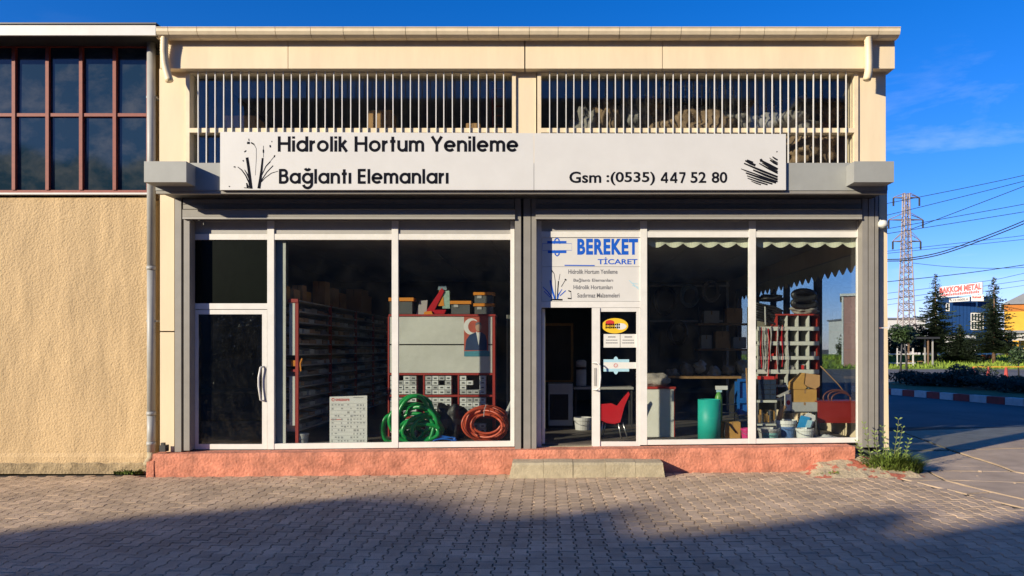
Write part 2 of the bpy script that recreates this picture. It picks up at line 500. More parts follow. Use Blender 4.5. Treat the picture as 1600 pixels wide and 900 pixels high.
# pale worn patch and tar seams in the asphalt
a = [G(1405, 699), G(1455, 690), G(1562, 679.5), G(1548, 684), G(1490, 693), G(1410, 704)]
sheet('road_patch', a, -0.026, asph2, road)
for q in ([(1395, 638), (1480, 646), (1560, 655), (1640, 664)], [(1490, 652), (1560, 661), (1640, 671)]):
    p = [G(*k) for k in q]
    b = MB()
    for k in range(len(p) - 1):
        (xa, ya), (xb, yb) = p[k], p[k + 1]
        i = len(b.v)
        b.v += [(xa, ya, slope(xa) - .0255), (xb, yb, slope(xb) - .0255), (xb, yb + .16, slope(xb) - .0255), (xa, ya + .16, slope(xa) - .0255)]
        b.f.append((i, i + 1, i + 2, i + 3))
    b.build('tar_seam', mat('tar', (0.02, 0.02, 0.022), 0.7, 0.2), road)

# interlocking pavers, laid in columns that run away from the viewer
b = MB()
bxs = [-10.0, -8, 4.0]
b.v = []
for y in (-8.2, 0.05):
    b.v += [(-10, y, slope(-8) - .030), (-8, y, slope(-8) - .030), (edge_x(y), y, slope(edge_x(y)) - .030)]
b.f = [(0, 1, 4, 3), (1, 2, 5, 4)]
fore = struct(b.build('forecourt', sand))
PW, PL = 0.140, 0.198
g = 0.0030; gs = 0.0055
def outline(e, n_):
    h = PL / 2 - g
    return [(-e, -h), (e, -h), (e, -h * .66), (n_, -h * .34), (n_, h * .34), (e, h * .66), (e, h), (-e, h), (-e, h * .66), (-n_, h * .34), (-n_, -h * .34), (-e, -h * .66)]
EO = outline(PW / 2 + .0125 - gs, PW / 2 - .0125 - gs)
def paver_verts(bev):
    v = []; f = []
    n = 12
    rings = [(1.0, -.035), (1.0, -.005), (.955, 0.0)] if bev else [(1.0, -.035), (.96, 0.0)]
    for s_, z in rings: v += [(x * (s_ if bev else s_), y * (1 - (1 - s_) * .75), z) for x, y in EO]
    for r in range(len(rings) - 1):
        f += [(r * n + k, r * n + (k + 1) % n, (r + 1) * n + (k + 1) % n, (r + 1) * n + k) for k in range(n)]
    f.append(tuple((len(rings) - 1) * n + k for k in range(n)))
    return v, f
cells = []
cidx = 0
x = -9.9
while x < 7:
    y0 = -8.1 + (PL / 2 if cidx % 2 else 0)
    y = y0
    while y < -0.22:
        if x < edge_x(y) - .05 and not (abs(y) < 0.3 and x > -5.9): cells.append((x, y))
        y += PL
    x += PW; cidx += 1
def vis(c):
    p = PX((c[0], c[1], 0)); return 0 < p[0] < 1600 and 560 < p[1] < 897
near = sorted([c for c in cells if vis(c)], key=lambda c: c[1] + 0.001 * abs(c[0]))[:300]
ns = set(near)
v, f = paver_verts(True)
pm = bpy.data.meshes.new('paver'); pm.from_pydata(v, [], f); pm.materials.append(paverm)
def wob(c): return (noise.noise(Vector((c[0] * 0.5, c[1] * .5, 3))) * .006 + random.uniform(-.0018, .0018))
for c in near:
    o = place('paver', pm, (c[0], c[1], slope(c[0]) + wob(c)), fore)
    o.rotation_euler = (random.uniform(-.006, .006), random.uniform(-.008, .008), random.uniform(-.02, .02))
v, f = paver_verts(False)
b = MB()
for c in cells:
    if c in ns: continue
    i = len(b.v); z = slope(c[0]) + wob(c); t1, t2, t3 = random.uniform(-.012, .012), random.uniform(-.014, .014), random.uniform(-.02, .02)
    b.v += [(c[0] + q[0] - q[1] * t3, c[1] + q[1] + q[0] * t3, z + q[2] + t1 * q[0] + t2 * q[1]) for q in v]
    b.f += [tuple(i + k for k in q) for q in f]
pf = b.build('paver_field', paverm, fore); pf['kind'] = 'stuff'

# cracked concrete apron at the corner, each slab its own piece
ap_pts = {}
def E(Y, d=0.03): return (edge_x(Y) + d, Y)
slabs = [
    [E(-.25), (5.45, -.35), (5.3, -1.05), E(-1.1)],
    [E(-1.13), (5.28, -1.08), (5.42, -1.9), E(-2.0)],
    [E(-2.03), (5.44, -1.94), (5.7, -3.1), E(-3.2)],
    [E(-3.23), (5.72, -3.13), (6.3, -5.0), E(-5.0)],
    [E(-5.04), (6.31, -5.04), (7.0, -8.0), E(-8.0)],
    [(5.49, -.35), (6.6, -.5), (6.9, -1.5), (5.34, -1.07)],
    [(5.32, -1.1), (6.9, -1.54), (7.3, -3.0), (5.74, -3.08), (5.46, -1.9)],
    [(5.76, -3.12), (7.3, -3.05), (8.2, -5.2), (6.34, -5.0)],
    [(5.10, 0.02), (6.7, 0.02), (6.6, -.46), (5.49, -.31), (4.75, -.22)],
    [(5.14, 0.06), (5.14, 1.6), (6.9, 1.7), (6.72, 0.06)],
    [(6.76, 0.04), (6.95, 1.7), (10.5, 2.2), (10.0, -1.2), (6.95, -1.5), (6.65, -.48)],
    [(6.96, -1.54), (10.0, -1.25), (11.0, -5.4), (8.25, -5.2), (7.33, -3.0)],
    [(5.14, 1.64), (5.14, 4.3), (7.4, 4.6), (6.9, 1.74)],
    [(6.94, 1.74), (7.44, 4.6), (11.2, 5.6), (10.5, 2.25)],
]
ba = MB()
ba.v = [(4.2, -8.1, slope(4.2) - .022), (8, -8.1, slope(8) - .022), (8, 5.6, slope(8) - .022), (4.7, .06, slope(4.7) - .022), (11.5, -8.1, slope(8) - .022), (11.5, 5.6, slope(8) - .022), (5.15, 5.0, slope(5.1) - .022)]
ba.f = [(0, 1, 2, 6, 3), (1, 4, 5, 2)]
apr = struct(ba.build('concrete_apron', sand))
def inset(pts, d=0.012):
    cx = sum(p[0] for p in pts) / len(pts); cy = sum(p[1] for p in pts) / len(pts)
    return [(cx + (p[0] - cx) * (1 - d), cy + (p[1] - cy) * (1 - d)) for p in pts]
for k, s_ in enumerate(slabs):
    dz = random.uniform(-.008, .006)
    pts = []
    q = inset(s_, 0.010)
    for j in range(len(q)):                               # ragged, broken edges
        a, c = q[j], q[(j + 1) % len(q)]
        m_ = max(3, int(math.hypot(c[0] - a[0], c[1] - a[1]) / .18))
        for t in range(m_):
            u = t / m_
            w_ = 0 if t == 0 else random.uniform(-.014, .014)
            pts.append((a[0] + (c[0] - a[0]) * u + w_, a[1] + (c[1] - a[1]) * u + w_))
    MB().slab(pts, lambda X, Y: slope(X) - .05, lambda X, Y, dz=dz: slope(X) + dz).build('slab', apron, apr)

# ================================================================== the shop building
YW, YC, YG, YF, YP = -0.10, -0.65, -0.20, 0.0, -0.34
shop = thing('shop_building', 'low cream workshop with two glazed shop fronts, grey canopy and red plinth', 'building', (0, 4, 0))
XL, XR = gx(247, YW), gx(1386, YW)
ZE = gz(57, -.25)
# eave beam of precast panels
for x0, x1 in ((250, 449.5), (450.5, 819), (821, 1034.5), (1035.5, 1398)):
    BP('beam_panel', cream, shop, x0, x1, 62, 107, -.25, 0.0)
B('eave_soffit', cream, shop, gx(247, -.25), gx(1398, -.25), -.30, .2, gz(61.5, -.25), gz(57, -.25))
# wall piers
for x0, x1, y0, y1 in ((249, 291.5, 107.5, 262), (806.5, 837.5, 107.5, 262), (1341, 1384, 107.5, 262)):
    BP('wall_pier', cream, shop, x0, x1, y0, y1, YW, .25)
MB().pxq([(250, 262.5), (272, 262.5), (272, 517), (250, 517)], YW, .2).build('corner_pier', cream, shop)
MB().pxq([(250, 519), (272, 519), (272, 712), (250, 712)], YW, .2).build('corner_pier', cream, shop)
MB().pxq([(1373, 262.5), (1386, 262.5), (1387, 511), (1374, 511)], YW, .2).build('corner_pier', cream, shop)
MB().pxq([(1374, 513), (1387, 513), (1389, 703), (1374, 703)], YW, .2).build('corner_pier', cream, shop)
# gutter in jointed lengths
gut = None
xg = [245, 264, 309, 369.5, 431, 486, 537, 584, 634, 682, 731, 779, 827, 872, 920, 968, 1017, 1064, 1110, 1156, 1194, 1243, 1292, 1333, 1372, 1406]
gut = shop_gutter = MB().box(gx(246, -.45), gx(1404, -.45), -.43, -.30, gz(55, -.36), gz(46, -.36)).build('gutter', darkm, shop)
for k in range(len(xg) - 1):
    Yg = -.42
    z1, z0 = gz(43.5, Yg), gz(57.5, Yg)
    r_ = (z1 - z0)
    prof = [(-.30, z1), (-.30 - .012, z1)] if 0 else None
    pts = [(-.46, z1), (-.462, z1 - .012), (-.452, z1 - .014), (-.452, z1 - r_ * .45), (-.43, z1 - r_ * .78), (-.38, z0), (-.30, z0 - .004), (-.262, z0 + .02), (-.262, z1 - .01), (-.285, z1 - .01), (-.29, z1 - r_ * .7), (-.40, z1 - r_ * .7), (-.445, z1 - .02), (-.445, z1)]
    b = MB()
    x0, x1 = gx(xg[k] + .4, Yg), gx(xg[k + 1] - .4, Yg)
    n = len(pts)
    b.v = [(x0, p[0], p[1]) for p in pts] + [(x1, p[0], p[1]) for p in pts]
    b.f = [(j, (j + 1) % n, n + (j + 1) % n, n + j) for j in range(n)] + [tuple(range(n - 1, -1, -1)), tuple(range(n, 2 * n))]
    b.build('gutter_section', cream_d, gut)
# flexible overflow spouts
for xa, pts in ((0, [(257, 55), (256.5, 80), (258, 100), (261, 114), (264.5, 126)]), (1, [(1356, 53), (1357, 75), (1357.5, 98), (1357, 113), (1354.5, 124)])):
    path = [];  n_ = 46
    for k in range(n_):
        u = k / (n_ - 1) * (len(pts) - 1); i = min(int(u), len(pts) - 2); t = u - i
        qx, qy = pts[i][0] + (pts[i + 1][0] - pts[i][0]) * t, pts[i][1] + (pts[i + 1][1] - pts[i][1]) * t
        Yd = -.36 + .03 * math.sin(k / n_ * 3.1)
        path.append((gx(qx, Yd), Yd, gz(qy, Yd)))
    MB().tube(path, [.048 + (.010 if k % 2 else 0) for k in range(n_)], 12).build('flexible_spout', cream_d, shop, True)
# roof and hidden walls
B('roof', whitep, shop, gx(247, -.25), gx(1402, -.25), -.28, 16.0, gz(56.5, -.25), gz(43.8, -.25))
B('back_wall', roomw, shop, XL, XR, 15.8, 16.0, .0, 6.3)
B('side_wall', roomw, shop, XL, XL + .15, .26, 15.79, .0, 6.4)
ZR0, ZR1, ZCL = .40, 3.30, 3.62
zh = gz(366, 0)
side = B('side_wall', cream, shop, XR - .14, XR, .26, 15.79, 3.30, 6.42)
B('side_sill', cream, shop, XR - .14, XR, .26, 8.2, .0, .62)
B('side_wall', cream, shop, XR - .14, XR, 8.2, 15.79, .0, 3.297)
for y0, y1 in ((.26, .34), (2.42, 2.56), (4.2, 4.3), (5.1, 5.2), (6.4, 6.5), (8.0, 8.197)):
    B('side_post', darkm, shop, XR - .13, XR - .02, y0, y1, .623, 3.297)
for y0, y1 in ((.343, 2.417), (2.563, 4.197), (4.303, 5.097), (5.203, 6.397), (6.503, 7.997)):
    B('side_pane', winside, shop, XR - .072, XR - .066, y0, y1, .625, 3.295)
# room
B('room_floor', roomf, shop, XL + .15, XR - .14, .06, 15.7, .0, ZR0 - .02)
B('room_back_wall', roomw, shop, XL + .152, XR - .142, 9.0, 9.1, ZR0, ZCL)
for i in range(9):
    for j in range(7):
        w_ = (XR - XL - .3) / 9
        B('ceiling_panel', ceilm, shop, XL + .155 + i * w_ + .006, XL + .155 + (i + 1) * w_ - .006, .12 + j * 1.28 + .006, .12 + (j + 1) * 1.28 - .006, ZCL, ZCL + .03)
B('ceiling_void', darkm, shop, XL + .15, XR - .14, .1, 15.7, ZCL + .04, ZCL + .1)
ZLF = gz(262, YF)
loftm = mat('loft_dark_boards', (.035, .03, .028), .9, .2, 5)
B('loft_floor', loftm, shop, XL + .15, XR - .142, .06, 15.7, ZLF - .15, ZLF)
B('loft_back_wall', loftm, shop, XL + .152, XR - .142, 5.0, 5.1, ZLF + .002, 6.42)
B('lintel', greyd, shop, XL + .02, XR - .15, -.05, .055, gz(345, -.05), ZLF + .05)

# barred upper windows
for wx0, wx1, label in ((290, 806, ''), (839.5, 1341, '')):
    fr = MB()
    fr.px(wx0, wx1, 109, 114, YW - .03, .1); fr.px(wx0, wx0 + 6, 114, 262, YW - .03, .1); fr.px(wx1 - 6, wx1, 114, 262, YW - .03, .1)
    fr.px(wx0 + 6, wx1 - 6, 200, 207, YW - .03, .05)
    w_ = fr.build('upper_window', cream_d, shop)
    BP('pane', win, w_, wx0 + 6.3, wx1 - 6.3, 114.3, 199.7, .00, .005)
    BP('pane', win, w_, wx0 + 6.3, wx1 - 6.3, 207.3, 262, .00, .005)
    n = 38
    me = None
    for k in range(1, n):
        q = wx0 + 6 + (wx1 - wx0 - 12) * k / n + random.uniform(-.6, .6)
        long = q < 346 or q > 1226
        wid = 1.4
        o = BP('bar', alu, w_, q - wid * .5, q + wid * .5, 110.5 + random.uniform(-.5, .5), 256 if long else 209, YW - .058, YW - .036)
        o.rotation_euler = (0, random.uniform(-.002, .002), 0)
for x0, x1 in ((293.5, 294.5), (801, 802)):
    pass

# canopy with two end boxes
can = MB().pxq([(243, 254.5), (1387, 254.5), (1387, 297.5), (243, 297.5)], YC, YW - .06).build('canopy', greym, shop)
B('canopy_lip', greyd, shop, gx(243, YC), gx(1387, YC), YC + .01, YC + .1, gz(302.5, YC + .01), gz(297.8, YC))
B('canopy_soffit', darkm, shop, gx(246, YC), gx(1384, YC), YC + .105, YW - .061, gz(300, YC), gz(297.8, YC))
for x0, x1 in ((225, 291), (1334.6, 1397)):
    Yb = -.92
    b = MB().px(x0, x1, 252, 284.5, Yb, YC - .003)
    b.build('canopy_end_box', greym, shop)

# shutters, guides
for x0, x1 in ((286, 803.5), (838, 1346)):
    s = BP('roller_shutter', greyd, shop, x0, x1, 303, 327, -.17, -.06)
    for k in range(3): BP('slat', greyd, s, x0, x1, 303.5 + k * 8, 310.5 + k * 8, -.19, -.172)
    BP('bottom_rail', greyd, s, x0 - 1, x1 + 1, 327.5, 339, -.235, -.175)
    BP('bottom_lip', alup, s, x0 - 1, x1 + 1, 339.3, 342, -.243, -.18)
def guide(x0, x1, y0, y1, m=greyd):
    BP('shutter_guide', m, shop, x0, x1, y0, y1, YG, -.03)
guide(273, 283, 302, 706); guide(287, 296, 342.6, 704)
guide(804.5, 814, 302, 703); guide(818, 829, 302, 703); guide(830.5, 838, 302, 702)
BP('guide_slot', darkm, shop, 812, 832, 302, 702, -.1, -.028)
guide(1347.5, 1356, 302, 699); guide(1357.5, 1366, 302, 699); guide(1367.5, 1372.5, 302, 699)
BP('guide_slot', darkm, shop, 282, 290, 302, 706, -.12, -.028)
BP('guide_slot', darkm, shop, 1350, 1374, 302, 699, -.1, -.028)

# shop windows: aluminium frame members
def alb(x0, x1, y0, y1, parent, name='frame', Y0=-.03, Y1=.03, m=alu): return BP(name, m, parent, x0, x1, y0, y1, Y0, Y1)
def bottom(px): return 703.5 - (px - 296) * 0.0117
lw = thing_l = MB().px(296, 303, 343, 702, -.034, .032).build('window_frame', alu, shop)
for x0, x1 in ((417.5, 428), (612, 622), (797.5, 803.8)): alb(x0, x1, 343, bottom(x0), lw, 'mullion', -.036, .034)
for x0, x1 in ((303, 417.4), (428.1, 611.9), (622.1, 797.4)):
    alb(x0, x1, 365.5, 374.5, lw, 'transom')
    BP('top_panel', alup, lw, x0, x1, 344, 365.2, -.012, .02)
    if x0 > 400: 
        MB().pxq([(x0, bottom(x0) - 8.5), (x1, bottom(x1) - 8.5), (x1, bottom(x1)), (x0, bottom(x0))], -.03, .03).build('bottom_rail', alu, lw)
        MB().pxq([(x0, 374.8), (x1, 374.8), (x1, bottom(x1) - 8.8), (x0, bottom(x0) - 8.8)], -.003, .003).build('pane', win, lw)
alb(303, 417.4, 474, 483, lw, 'transom')
alb(303, 417.4, 375, 473.7, lw, 'filmed_pane', -.003, .003, chalk)
dl = MB(); dl.px(303.5, 309.5, 484, 702, -.026, .026); dl.px(409.5, 417, 484, 702, -.026, .026); dl.px(309.5, 409.5, 484, 491, -.026, .026); dl.px(309.5, 409.5, 694, 702, -.026, .026)
door = dl.build('door', alu, shop); door['label'] = 'left shop door with wrinkled black film on its glass'
# wrinkled film sheet
fb = MB(); nx_, nz_ = 44, 80
for j in range(nz_ + 1):
    for i in range(nx_ + 1):
        X = gx(309.8 + i * 99.4 / nx_, 0); Z = gz(491.3 + j * 202.4 / nz_, 0)
        q = Vector((X * 2.3 + .9 * Z, 0.5, Z * 1.1))
        rip = noise.noise(q * 2.2) * .006 + noise.noise(q * 6) * .004 + abs(noise.noise(q * 3.1 + Vector((5, 1, 2)))) * .008
        fb.v.append((X, -.004 + rip * 1.3, Z))
for j in range(nz_):
    for i in range(nx_):
        a = j * (nx_ + 1) + i
        fb.f.append((a, a + nx_ + 1, a + nx_ + 2, a + 1))
fb.build('black_film', film, door, True)
BP('pane', win, door, 309.7, 409.3, 491.2, 693.8, -.0165, -.0135)
hp = [(410, 573), (407, 574), (404, 590), (404, 603), (407, 625), (411, 627)]
Yh = -.075
MB().tube([(gx(p[0], Yh), Yh if 0 < k < 5 else -.03, gz(p[1], Yh)) for k, p in enumerate(hp)], .014, 10).build('handle', alu, door, True)
MB().px(412.5, 418.5, 573, 626, -.032, -.027).build('handle_plate', alup, door)

rw = MB().px(838.4, 846, 342.5, 698, -.034, .032).build('window_frame', alu, shop)
for x0, x1 in ((1000.5, 1011), (1170.5, 1181), (1340, 1346.8)): alb(x0, x1, 342.5, bottom(x0), rw, 'mullion', -.036, .034)
for x0, x1 in ((846.1, 1000.4), (1011.1, 1170.4), (1181.1, 1339.9)):
    alb(x0, x1, 361.5, 370.7, rw, 'transom')
    BP('top_panel', alup, rw, x0, x1, 343, 361.2, -.012, .02)
    if x0 > 1005:
        MB().pxq([(x0, bottom(x0) - 7.5), (x1, bottom(x1) - 7.5), (x1, bottom(x1)), (x0, bottom(x0))], -.03, .03).build('bottom_rail', alu, rw)
        MB().pxq([(x0, 371), (x1, 371), (x1, bottom(x1) - 7.8), (x0, bottom(x0) - 7.8)], -.003, .003).build('pane', win, rw)
alb(846.1, 1000.4, 471, 480.5, rw, 'transom')
dr = MB(); dr.px(925, 937.5, 481, 698, -.04, .02); dr.px(994.5, 1000.2, 481, 697, -.026, .02); dr.px(937.5, 994.5, 481, 487, -.026, .02); dr.px(937.5, 994.5, 690, 697.5, -.026, .02)
door2 = dr.build('door', alu, shop); door2['label'] = 'glazed entrance door leaf with stickers, beside the open doorway'
BP('pane', win, door2, 937.7, 994.3, 487.2, 689.8, -.003, .003)
hp = [(926, 567), (933, 567), (937.5, 571), (938.5, 590), (937, 606), (932, 609), (927, 609)]
MB().tube([(gx(p[0], -.11), -.045 if k in (0, 6) else -.10, gz(p[1], -.11)) for k, p in enumerate(hp)], .011, 10).build('handle', whitepl, door2, True)
BP('lock_plate', alup, door2, 928, 932, 575, 603, -.046, -.041)
# the other leaf stands open into the room
xo = gx(846, 0) + .01
ol = MB(); zb_, zt_ = gz(697, 0), gz(482, 0)
for z0, z1 in ((zb_, zb_ + .09), (zt_ - .07, zt_)): ol.box(xo, xo + .04, .06, .80, z0, z1)
for y0, y1 in ((.06, .13), (.73, .80)): ol.box(xo, xo + .04, y0, y1, zb_ + .09, zt_ - .07)
od = ol.build('open_door', alu, shop)
B('pane', win, od, xo + .017, xo + .023, .131, .729, zb_ + .092, zt_ - .072)
# threshold of the entrance
MB().pxq([(846, 698), (925, 697), (925, 700), (846, 701)], -.05, .05).build('threshold', conc, shop)

# red plinth: a rough painted upstand
pl = MB()
N = 240; rows = 7
xa, xb = gx(238, YP), gx(1336, YP)
def ztop(X): return 0.342 + 0.0105 * X
for k in range(N + 1):
    X = xa + (xb - xa) * k / N
    zt = ztop(X) + noise.noise(Vector((X * 3, 1, 0))) * .004
    zb0 = slope(X) - .06
    for r in range(rows + 1):
        z = zb0 + (zt - zb0) * r / rows
        pl.v.append((X, YP + noise.noise(Vector((X * 5, z * 7, 2))) * .010 + noise.noise(Vector((X * 1.2, 0, 7))) * .012 + (0.012 if r == rows else 0), z))
    pl.v.append((X, -.04, zt + .004))
q = rows + 2
for k in range(N):
    for r in range(q - 1):
        a = k * q + r
        pl.f.append((a, a + q, a + q + 1, a + 1))
pl.f.append(tuple(range(q - 1, -1, -1)))
pl.build('plinth', redp, shop)
MB().pxq([(229, 722), (240, 720), (240, 750), (228, 750)], YP - .012, .1).build('plinth_toe', redp, shop)
B('foundation', roomw, shop, XL, XR - .001, -.032, .055, -.05, gz(705, 0) + .02)

# ------------------------------------------------------------------ step in front of the entrance
st = thing('entrance_step', 'worn beige concrete step of five blocks below the shop entrance', 'step', (gx(920, -.5), -.52, 0))
zt = gz(723, -.68)
xsn = [800, 849, 895, 946, 993, 1036]
for k in range(5):
    x0, x1 = gx(xsn[k] + .2, -.68), gx(xsn[k + 1] - .2, -.68)
    b = MB(); i = 0
    sk0 = -.05 if k == 0 else 0; sk1 = .03 if k == 4 else 0
    dy = random.uniform(-.008, .008); dz = random.uniform(-.004, .004)
    pts = [(-.70 + dy, -.03), (-.69 + dy, zt - .03 + dz), (-.665 + dy, zt + dz), (-.36, zt + .006 + dz), (-.36, -.03)]
    b.v = [(x0 + (sk0 if p[1] < .05 else 0), p[0], p[1]) for p in pts] + [(x1 + (sk1 if p[1] < .05 else 0), p[0], p[1]) for p in pts]
    b.f = [(j, (j + 1) % 5, 5 + (j + 1) % 5, 5 + j) for j in range(5)] + [(4, 3, 2, 1, 0), (5, 6, 7, 8, 9)]
    b.build('step_block', conc, st)

# ------------------------------------------------------------------ crumbled mortar ramp at the corner
patm = mat('paint_spattered_mortar', (0.42, 0.34, 0.22), 0.95, 0.2, 4.2, 0.8, 34, c2=(0.42, 0.12, 0.07), thr=(0.44, 0.47))
mb = MB(); n1, n2 = 46, 26
for j in range(n2 + 1):
    for i in range(n1 + 1):
        u, w_ = i / n1, j / n2
        X = 3.55 + 1.75 * u; Y = -.95 + .90 * w_
        h = max(0, 1 - ((u - .5) / .5) ** 2) * min(1, w_ * 1.35) ** 1.4
        edge = min(1, min(u, 1 - u) * 8) * min(1, w_ * 6)
        z = slope(X) - .02 + edge * (.035 + .19 * h + noise.noise(Vector((X * 5, Y * 5, 0))) * .03 + noise.noise(Vector((X * 15, Y * 15, 0))) * .012)
        mb.v.append((X, Y, z))
for j in range(n2):
    for i in range(n1):
        a = j * (n1 + 1) + i
        mb.f.append((a, a + 1, a + n1 + 2, a + n1 + 1))
i0 = len(mb.v)
o = mb.build('mortar_ramp', patm)
tag(o, 'crumbled cream mortar ramp with red paint spots at the building corner', 'rubble')
rock = []
for k in range(10):
    X, Y = random.uniform(3.4, 6.6), random.uniform(-1.5, -.3)
    b = MB(); s = random.uniform(.012, .04)
    b.lathe((X, Y, slope(X) - .01), [(s * .8, 0), (s, s * .5), (s * .5, s * 1.0)], 6)
    b.v = [(p[0] + random.uniform(-s, s) * .3, p[1] + random.uniform(-s, s) * .3, p[2]) for p in b.v]
    tag(b.build('stone', apron), 'small loose broken stone lying near the mortar ramp', 'stone', 'loose stones at the corner')

# ------------------------------------------------------------------ weeds
weedm = mat('weed_green', (0.13, 0.19, 0.03), 0.6, 0.4, 9, rnd=0.35)
dryweed = mat('dry_stalk', (0.16, 0.17, 0.06), 0.7, 0.3, 9)
def blades(cx, cy, rx, ry, n, h0, h1, zf, lean=.5):
    b = MB()
    for k in range(n):
        a = random.uniform(0, 6.28); r = math.sqrt(random.random())
        X, Y = cx + rx * r * math.cos(a), cy + ry * r * math.sin(a)
        z = zf(X, Y); h = random.uniform(h0, h1) * (1.15 - .6 * r); w_ = random.uniform(.005, .012)
        d = Vector((math.cos(a), math.sin(a), 0)) * random.uniform(.1, lean) + Vector((random.uniform(-.3, .3), random.uniform(-.3, .3), 0))
        s_ = Vector((-d.y, d.x, 0)); s_ = s_.normalized() * w_ if s_.length > 1e-5 else Vector((w_, 0, 0))
        p = Vector((X, Y, z)); i = len(b.v)
        for t, ww in ((0, 1), (.4, 1.2), (.75, .8), (1, .05)):
            c = p + d * h * t * t + Vector((0, 0, h * (t - .28 * t * t)))
            b.v += [tuple(c - s_ * ww), tuple(c + s_ * ww)]
        b.f += [(i + 2 * q, i + 2 * q + 1, i + 2 * q + 3, i + 2 * q + 2) for q in range(3)]
    return b
wx, wy = gx(1392, -.42), -.42
weed = thing('weed_clump', 'bushy green weeds with tall stalks growing at the right building corner', 'weeds', (wx, wy, .05))
blades(wx, wy, .44, .24, 1700, .14, .46, lambda X, Y: slope(X), .9).build('leaves', weedm, weed)
sb = MB(); lb = MB()
for px_, top, base in ((1402, 655, 1399), (1408, 668, 1404), (1350, 662, 1362), (1424, 688, 1412), (1380, 668, 1385), (1338, 690, 1352), (1368, 676, 1372)):
    x0, x1 = gx(base, -.42), gx(px_, -.42); zt_ = gz(top, -.42)
    path = [(x0 + (x1 - x0) * t * t, -.42 + .04 * math.sin(t * 4 + px_), .05 + (zt_ - .05) * t) for t in [k / 8 for k in range(9)]]
    sb.tube(path, [.006 * (1 - .6 * k / 8) for k in range(9)], 5)
    for k in range(3, 9):
        for s_ in (-1, 1):
            p = Vector(path[k]); dx = random.uniform(.02, .05) * (1 if s_ > 0 else -1); i = len(lb.v)
            lb.v += [tuple(p), tuple(p + Vector((dx * .5, -.01 * s_, .03))), tuple(p + Vector((dx, -.03 * s_, .03))), tuple(p + Vector((dx * .5, -.02 * s_, .008)))]
            lb.f.append((i, i + 1, i + 2, i + 3))
sb.build('stalk', dryweed, weed); lb.build('stalk_leaves', weedm, weed)
for cx_, cy_, lab in ((gx(215, 0) - .1, -.06, 'small tuft of weeds at the foot of the ochre wall'), (gx(1290, -.5), -.72, 'low weed tuft at the edge of the mortar ramp')):
    o = blades(cx_, cy_, .22, .06, 140, .04, .11, lambda X, Y: slope(X), .8).build('weed_tuft', weedm)
    tag(o, lab, 'weeds')

# ================================================================== neighbour on the left
nb = thing('neighbour_building', 'ochre stucco building with red framed dark upper windows at the left', 'building', (-9, 4, 0))
YN = .05
xe = gx(236, YN)
nw = MB(); NX, NZ = 90, 70
x0 = -17.0
def zn(py): return gz(py, YN)
for j in range(NZ + 1):
    for i in range(NX + 1):
        X = -8.2 + (xe + 8.2) * i / NX
        t = j / NZ
        z = -.05 + (zn(309) + .05) * t
        d = noise.noise(Vector((X * 3, 0, z * 1.6))) * .006 + noise.noise(Vector((X * 9, 3, z * 5))) * .003
        if z < .24: d -= .02 + .012 * noise.noise(Vector((X * 4, 9, 0)))
        nw.v.append((X, YN + d, z))
for j in range(NZ):
    for i in range(NX):
        a = j * (NX + 1) + i
        nw.f.append((a, a + 1, a + NX + 2, a + NX + 1))
nw.build('wall', ochre, nb)
# rough, stained render along the foot of the wall
bb_ = MB(); n_ = 150
for k in range(n_ + 1):
    X = -8.2 + (xe + 8.2) * k / n_
    zt_ = .10 + .06 * noise.noise(Vector((X * 1.3, 4, 0))) + .04 * noise.noise(Vector((X * 6, 4, 1)))
    for t, d in ((0, .045), (.6, .04), (.92, .03), (1, .0)):
        bb_.v.append((X, YN - .034 - d * .5 + .012 * noise.noise(Vector((X * 7, t * 3, 5))), -.06 + (zt_ + .06) * t))
bb_.f = [(k * 4 + r, k * 4 + 4 + r, k * 4 + 5 + r, k * 4 + 1 + r) for k in range(n_) for r in range(3)]
bb_.build('base_band', mat('stained_render', (.40, .30, .17), .95, .45, 6, 1.0, 30, dirt=.75), nb)
B('wall', ochre, nb, x0, -8.2, YN + .004, .3, -.05, zn(309))
B('wall', ochre, nb, x0, xe, YN + .08, .35, -.05, zn(311))
B('wall', roomw, nb, x0, xe, 7.8, 8.0, 0, 6.5); B('wall', ochre, nb, xe - .2, xe - .003, .36, 7.79, 0, 6.5)
B('wall', ochre, nb, x0, x0 + .2, .36, 7.79, 0, 6.5)
B('floor', roomw, nb, x0 + .2, xe - .2, .36, 7.7, zn(300), zn(297))
wdw = B('window', redfr, nb, x0, xe, YN - .02, YN + .06, zn(302), zn(297.5))
B('sill', whitep, nb, x0, xe, YN - .06, YN + .07, zn(305), zn(302.3))
B('rail', redfr, wdw, x0, xe, YN - .02, YN + .05, zn(182.5), zn(177.5))
B('rail', redfr, wdw, x0, xe, YN - .02, YN + .05, zn(74), zn(66))
mx_ = [233 - 52.4 * k for k in range(0, 21)]
for k, q in enumerate(mx_):
    B('mullion', redfr, wdw, gx(q - 2.6, YN), gx(q + 2.6, YN), YN - .035, YN + .055, zn(297.4), zn(74))
    if k:
        for y0, y1 in ((296.8, 183), (177, 74.5)):
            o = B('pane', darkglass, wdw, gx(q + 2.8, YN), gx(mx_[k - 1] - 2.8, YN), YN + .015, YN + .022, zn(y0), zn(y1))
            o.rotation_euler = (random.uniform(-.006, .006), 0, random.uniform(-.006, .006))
Yf = -.38
B('fascia', whitep, nb, x0, gx(243, Yf), Yf, Yf + .03, gz(55, Yf), gz(38.5, Yf))
B('roof_edge', darkm, nb, x0, gx(245, Yf), Yf - .02, 8.0, gz(38.2, Yf), gz(36, Yf))
B('eave_soffit', darkm, nb, x0, gx(243, Yf), Yf + .033, YN + .1, gz(54, Yf), gz(50, Yf))
B('roof_underside', roomw, nb, x0, xe, YN + .1, 7.79, gz(54, Yf), gz(50, Yf))
